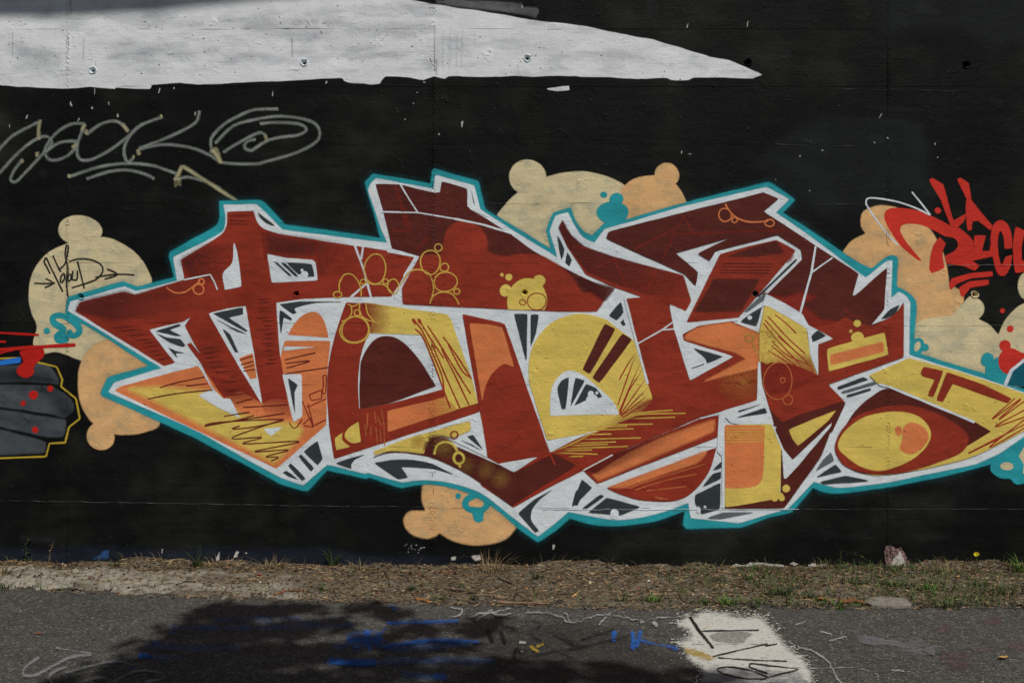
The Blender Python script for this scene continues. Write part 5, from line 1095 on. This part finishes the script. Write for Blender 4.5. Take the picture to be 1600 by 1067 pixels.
for i in range(13000):
    x, y = lr.uniform(-3.6, 3.8), -lr.uniform(.02, .85)
    if y < float(edge_y(x)) or lr.random() > green(x, y)*(1.0 if math.sin(x*7)+math.sin(y*23+x*3) > -.2 else .25): continue
    blade(V, F, (x, y, zq(x, y)-.002), lr.random()*6.28, lr.uniform(.02, .06), .0055, lr.uniform(.3, 1.3), 2)
tag(mesh_obj('short_grass', V, F, MATS['grass']), 'sparse short grass greening the right half of the verge', 'grass', kind='stuff')
V, F = [], []
for i in range(500):
    x = lr.uniform(-3.6, 3.8)
    blade(V, F, (x, -lr.uniform(.008, .06), zq(x, -.03)-.002), lr.choice([0, 3.14])+lr.gauss(0, .5), lr.uniform(.02, .07), .0025, lr.uniform(.2, 1.2), 3)
tag(mesh_obj('wall_foot_straw', V, F, MATS['dry_straw']), 'thin dry stalks standing along the foot of the wall', 'grass', kind='stuff')
V, F = [], []
for i in range(520):                                   # grit on the asphalt
    px, py = lr.uniform(-60, 1660), 930+lr.random()**1.6*140; x, y, _ = GP(px, py)
    if y > float(edge_y(x)): continue
    mk_peb(V, F, x, y, -.001)
tag(mesh_obj('asphalt_grit', V, F, MATS['pebble']), 'loose grit and pale stones on the asphalt', 'grit', kind='stuff')

# ------------------------------------------------------------------ the tree over the path whose shade falls on the asphalt
def leaf_tree():
    t_ = thing('leafy_tree', 'leafy tree behind the viewer shading the asphalt at lower left', 'tree', (-3.1, -7.4, 0))
    flat('tree_bark', (.09, .07, .05)); flat('tree_leaf', (.05, .09, .025), var=.4)
    def limb(pts, rs):
        V, F = [], []; n = len(pts)
        for i, (q_, r_) in enumerate(zip(pts, rs)):
            d = (Vector(pts[min(i+1, n-1)])-Vector(pts[max(i-1, 0)])).normalized(); u = d.orthogonal().normalized(); v = d.cross(u)
            for j in range(9): a = j*6.2832/9; V.append(tuple(Vector(q_)+(u*math.cos(a)+v*math.sin(a))*r_*lr.uniform(.93, 1.07)))
        for i in range(n-1):
            for j in range(9): F.append((i*9+j, i*9+(j+1) % 9, i*9+9+(j+1) % 9, i*9+9+j))
        F.append(tuple(range((n-1)*9, n*9))); return V, F
    def shade_pt(px, py, dist, wall_=False):
        b = Vector(WP(px, py)) if wall_ else Vector(GP(px, py)); return b+SUN*dist
    base = Vector((-3.1, -7.4, -.1)); fork = Vector((-3.0, -7.2, 3.1))
    V, F = limb([base, base+Vector((.03, .05, .3)), Vector((-3.05, -7.3, 1.6)), fork], [.34, .26, .22, .2]); mesh_obj('trunk', V, F, MATS['tree_bark'], t_, smooth=True)
    # heavy bough towards the wall: its shadow edge lies along the top of the white band
    e0, e1, e2, e3, e4 = (shade_pt(a, b, 3.9, True) for a, b in ((-330,-106),(-90,-102),(100,-99),(260,-97),(520,-84)))
    for p0, r_ in (((fork, Vector((-3.9, -5.6, 4.8)), e0, e1, e2, e3, e4), (.2, .19, .235, .255, .235, .22, .16)), ((fork, Vector((-2.2, -6.4, 3.8)), shade_pt(420, 1010, 7.0), shade_pt(760, 1060, 7.0)), (.16, .11, .06, .03)), ((fork, Vector((-2.6, -8.2, 4.6)), Vector((-1.9, -9.2, 5.4))), (.15, .1, .04))):
        V, F = limb(p0, r_); mesh_obj('bough', V, F, MATS['tree_bark'], t_, smooth=True)
    V, F = [], []
    def cluster(c, rad, n, flatn=.8):
        for _ in range(n):
            while True:
                o_ = Vector((lr.uniform(-1, 1), lr.uniform(-1, 1), lr.uniform(-1, 1)))
                if o_.length < 1: break
            q_ = c+Vector((o_.x*rad, o_.y*rad, o_.z*rad*flatn)); L = lr.uniform(.035, .07); k = len(V)
            u = Vector((lr.gauss(0, 1), lr.gauss(0, 1), lr.gauss(0, .6))).normalized(); v = u.cross(Vector((lr.gauss(0, .5), lr.gauss(0, .5), 1))).normalized()
            V.extend([tuple(q_-u*L), tuple(q_-v*L*.5), tuple(q_+u*L), tuple(q_+v*L*.5)]); F.append((k, k+1, k+2, k+3))
    SH = [(325,958,.09,170),(350,950,.08,130),(400,955,.10,190),(440,952,.08,120),(345,972,.12,220),(240,1035,.13,200),(300,985,.12,180),(370,990,.14,260),(450,985,.14,260),(510,975,.10,130),(260,1010,.12,170),(330,1025,.17,330),(430,1025,.17,330),(520,1020,.14,220),(590,1000,.11,130),(600,1040,.15,220),(620,960,.09,130),(660,985,.09,110),(570,950,.07,80),(470,950,.08,110),
          (200,1045,.12,150),(250,1060,.17,270),(120,1080,.2,200),(350,1068,.2,420),(480,1072,.2,420),(620,1075,.2,320),(710,1050,.13,160),(760,975,.08,80),(800,1040,.12,130),(860,1055,.13,160),(930,1050,.12,130),(990,1062,.13,130),(1070,1060,.11,110),(1130,1072,.13,120),(780,1072,.2,240),(1000,1090,.2,200),(700,1010,.08,80),(640,1020,.09,90),(740,985,.06,50)]
    for px, py, rad, n in SH: cluster(shade_pt(px, py, 7.0+lr.uniform(-.5, .7)), rad*.92, int(n*(.42 if px < 560 else .26))); cluster(shade_pt(px, py, 6.2+lr.uniform(-.8, .8)), rad*1.7, 22 if px < 780 else 8)
    for _ in range(130):                                  # rest of the crown, over ground nearer than the picture's lower edge
        g = Vector((lr.uniform(-4.6, 1.3), lr.uniform(-6.6, -2.45), 0)); d_ = lr.uniform(6.2, 9)
        cluster(g+SUN*d_, lr.uniform(.25, .5), 130)
    mesh_obj('crown', V, F, MATS['tree_leaf'], t_)
leaf_tree()
for o in bpy.data.objects:
    if '_base' in o: del o['_base']
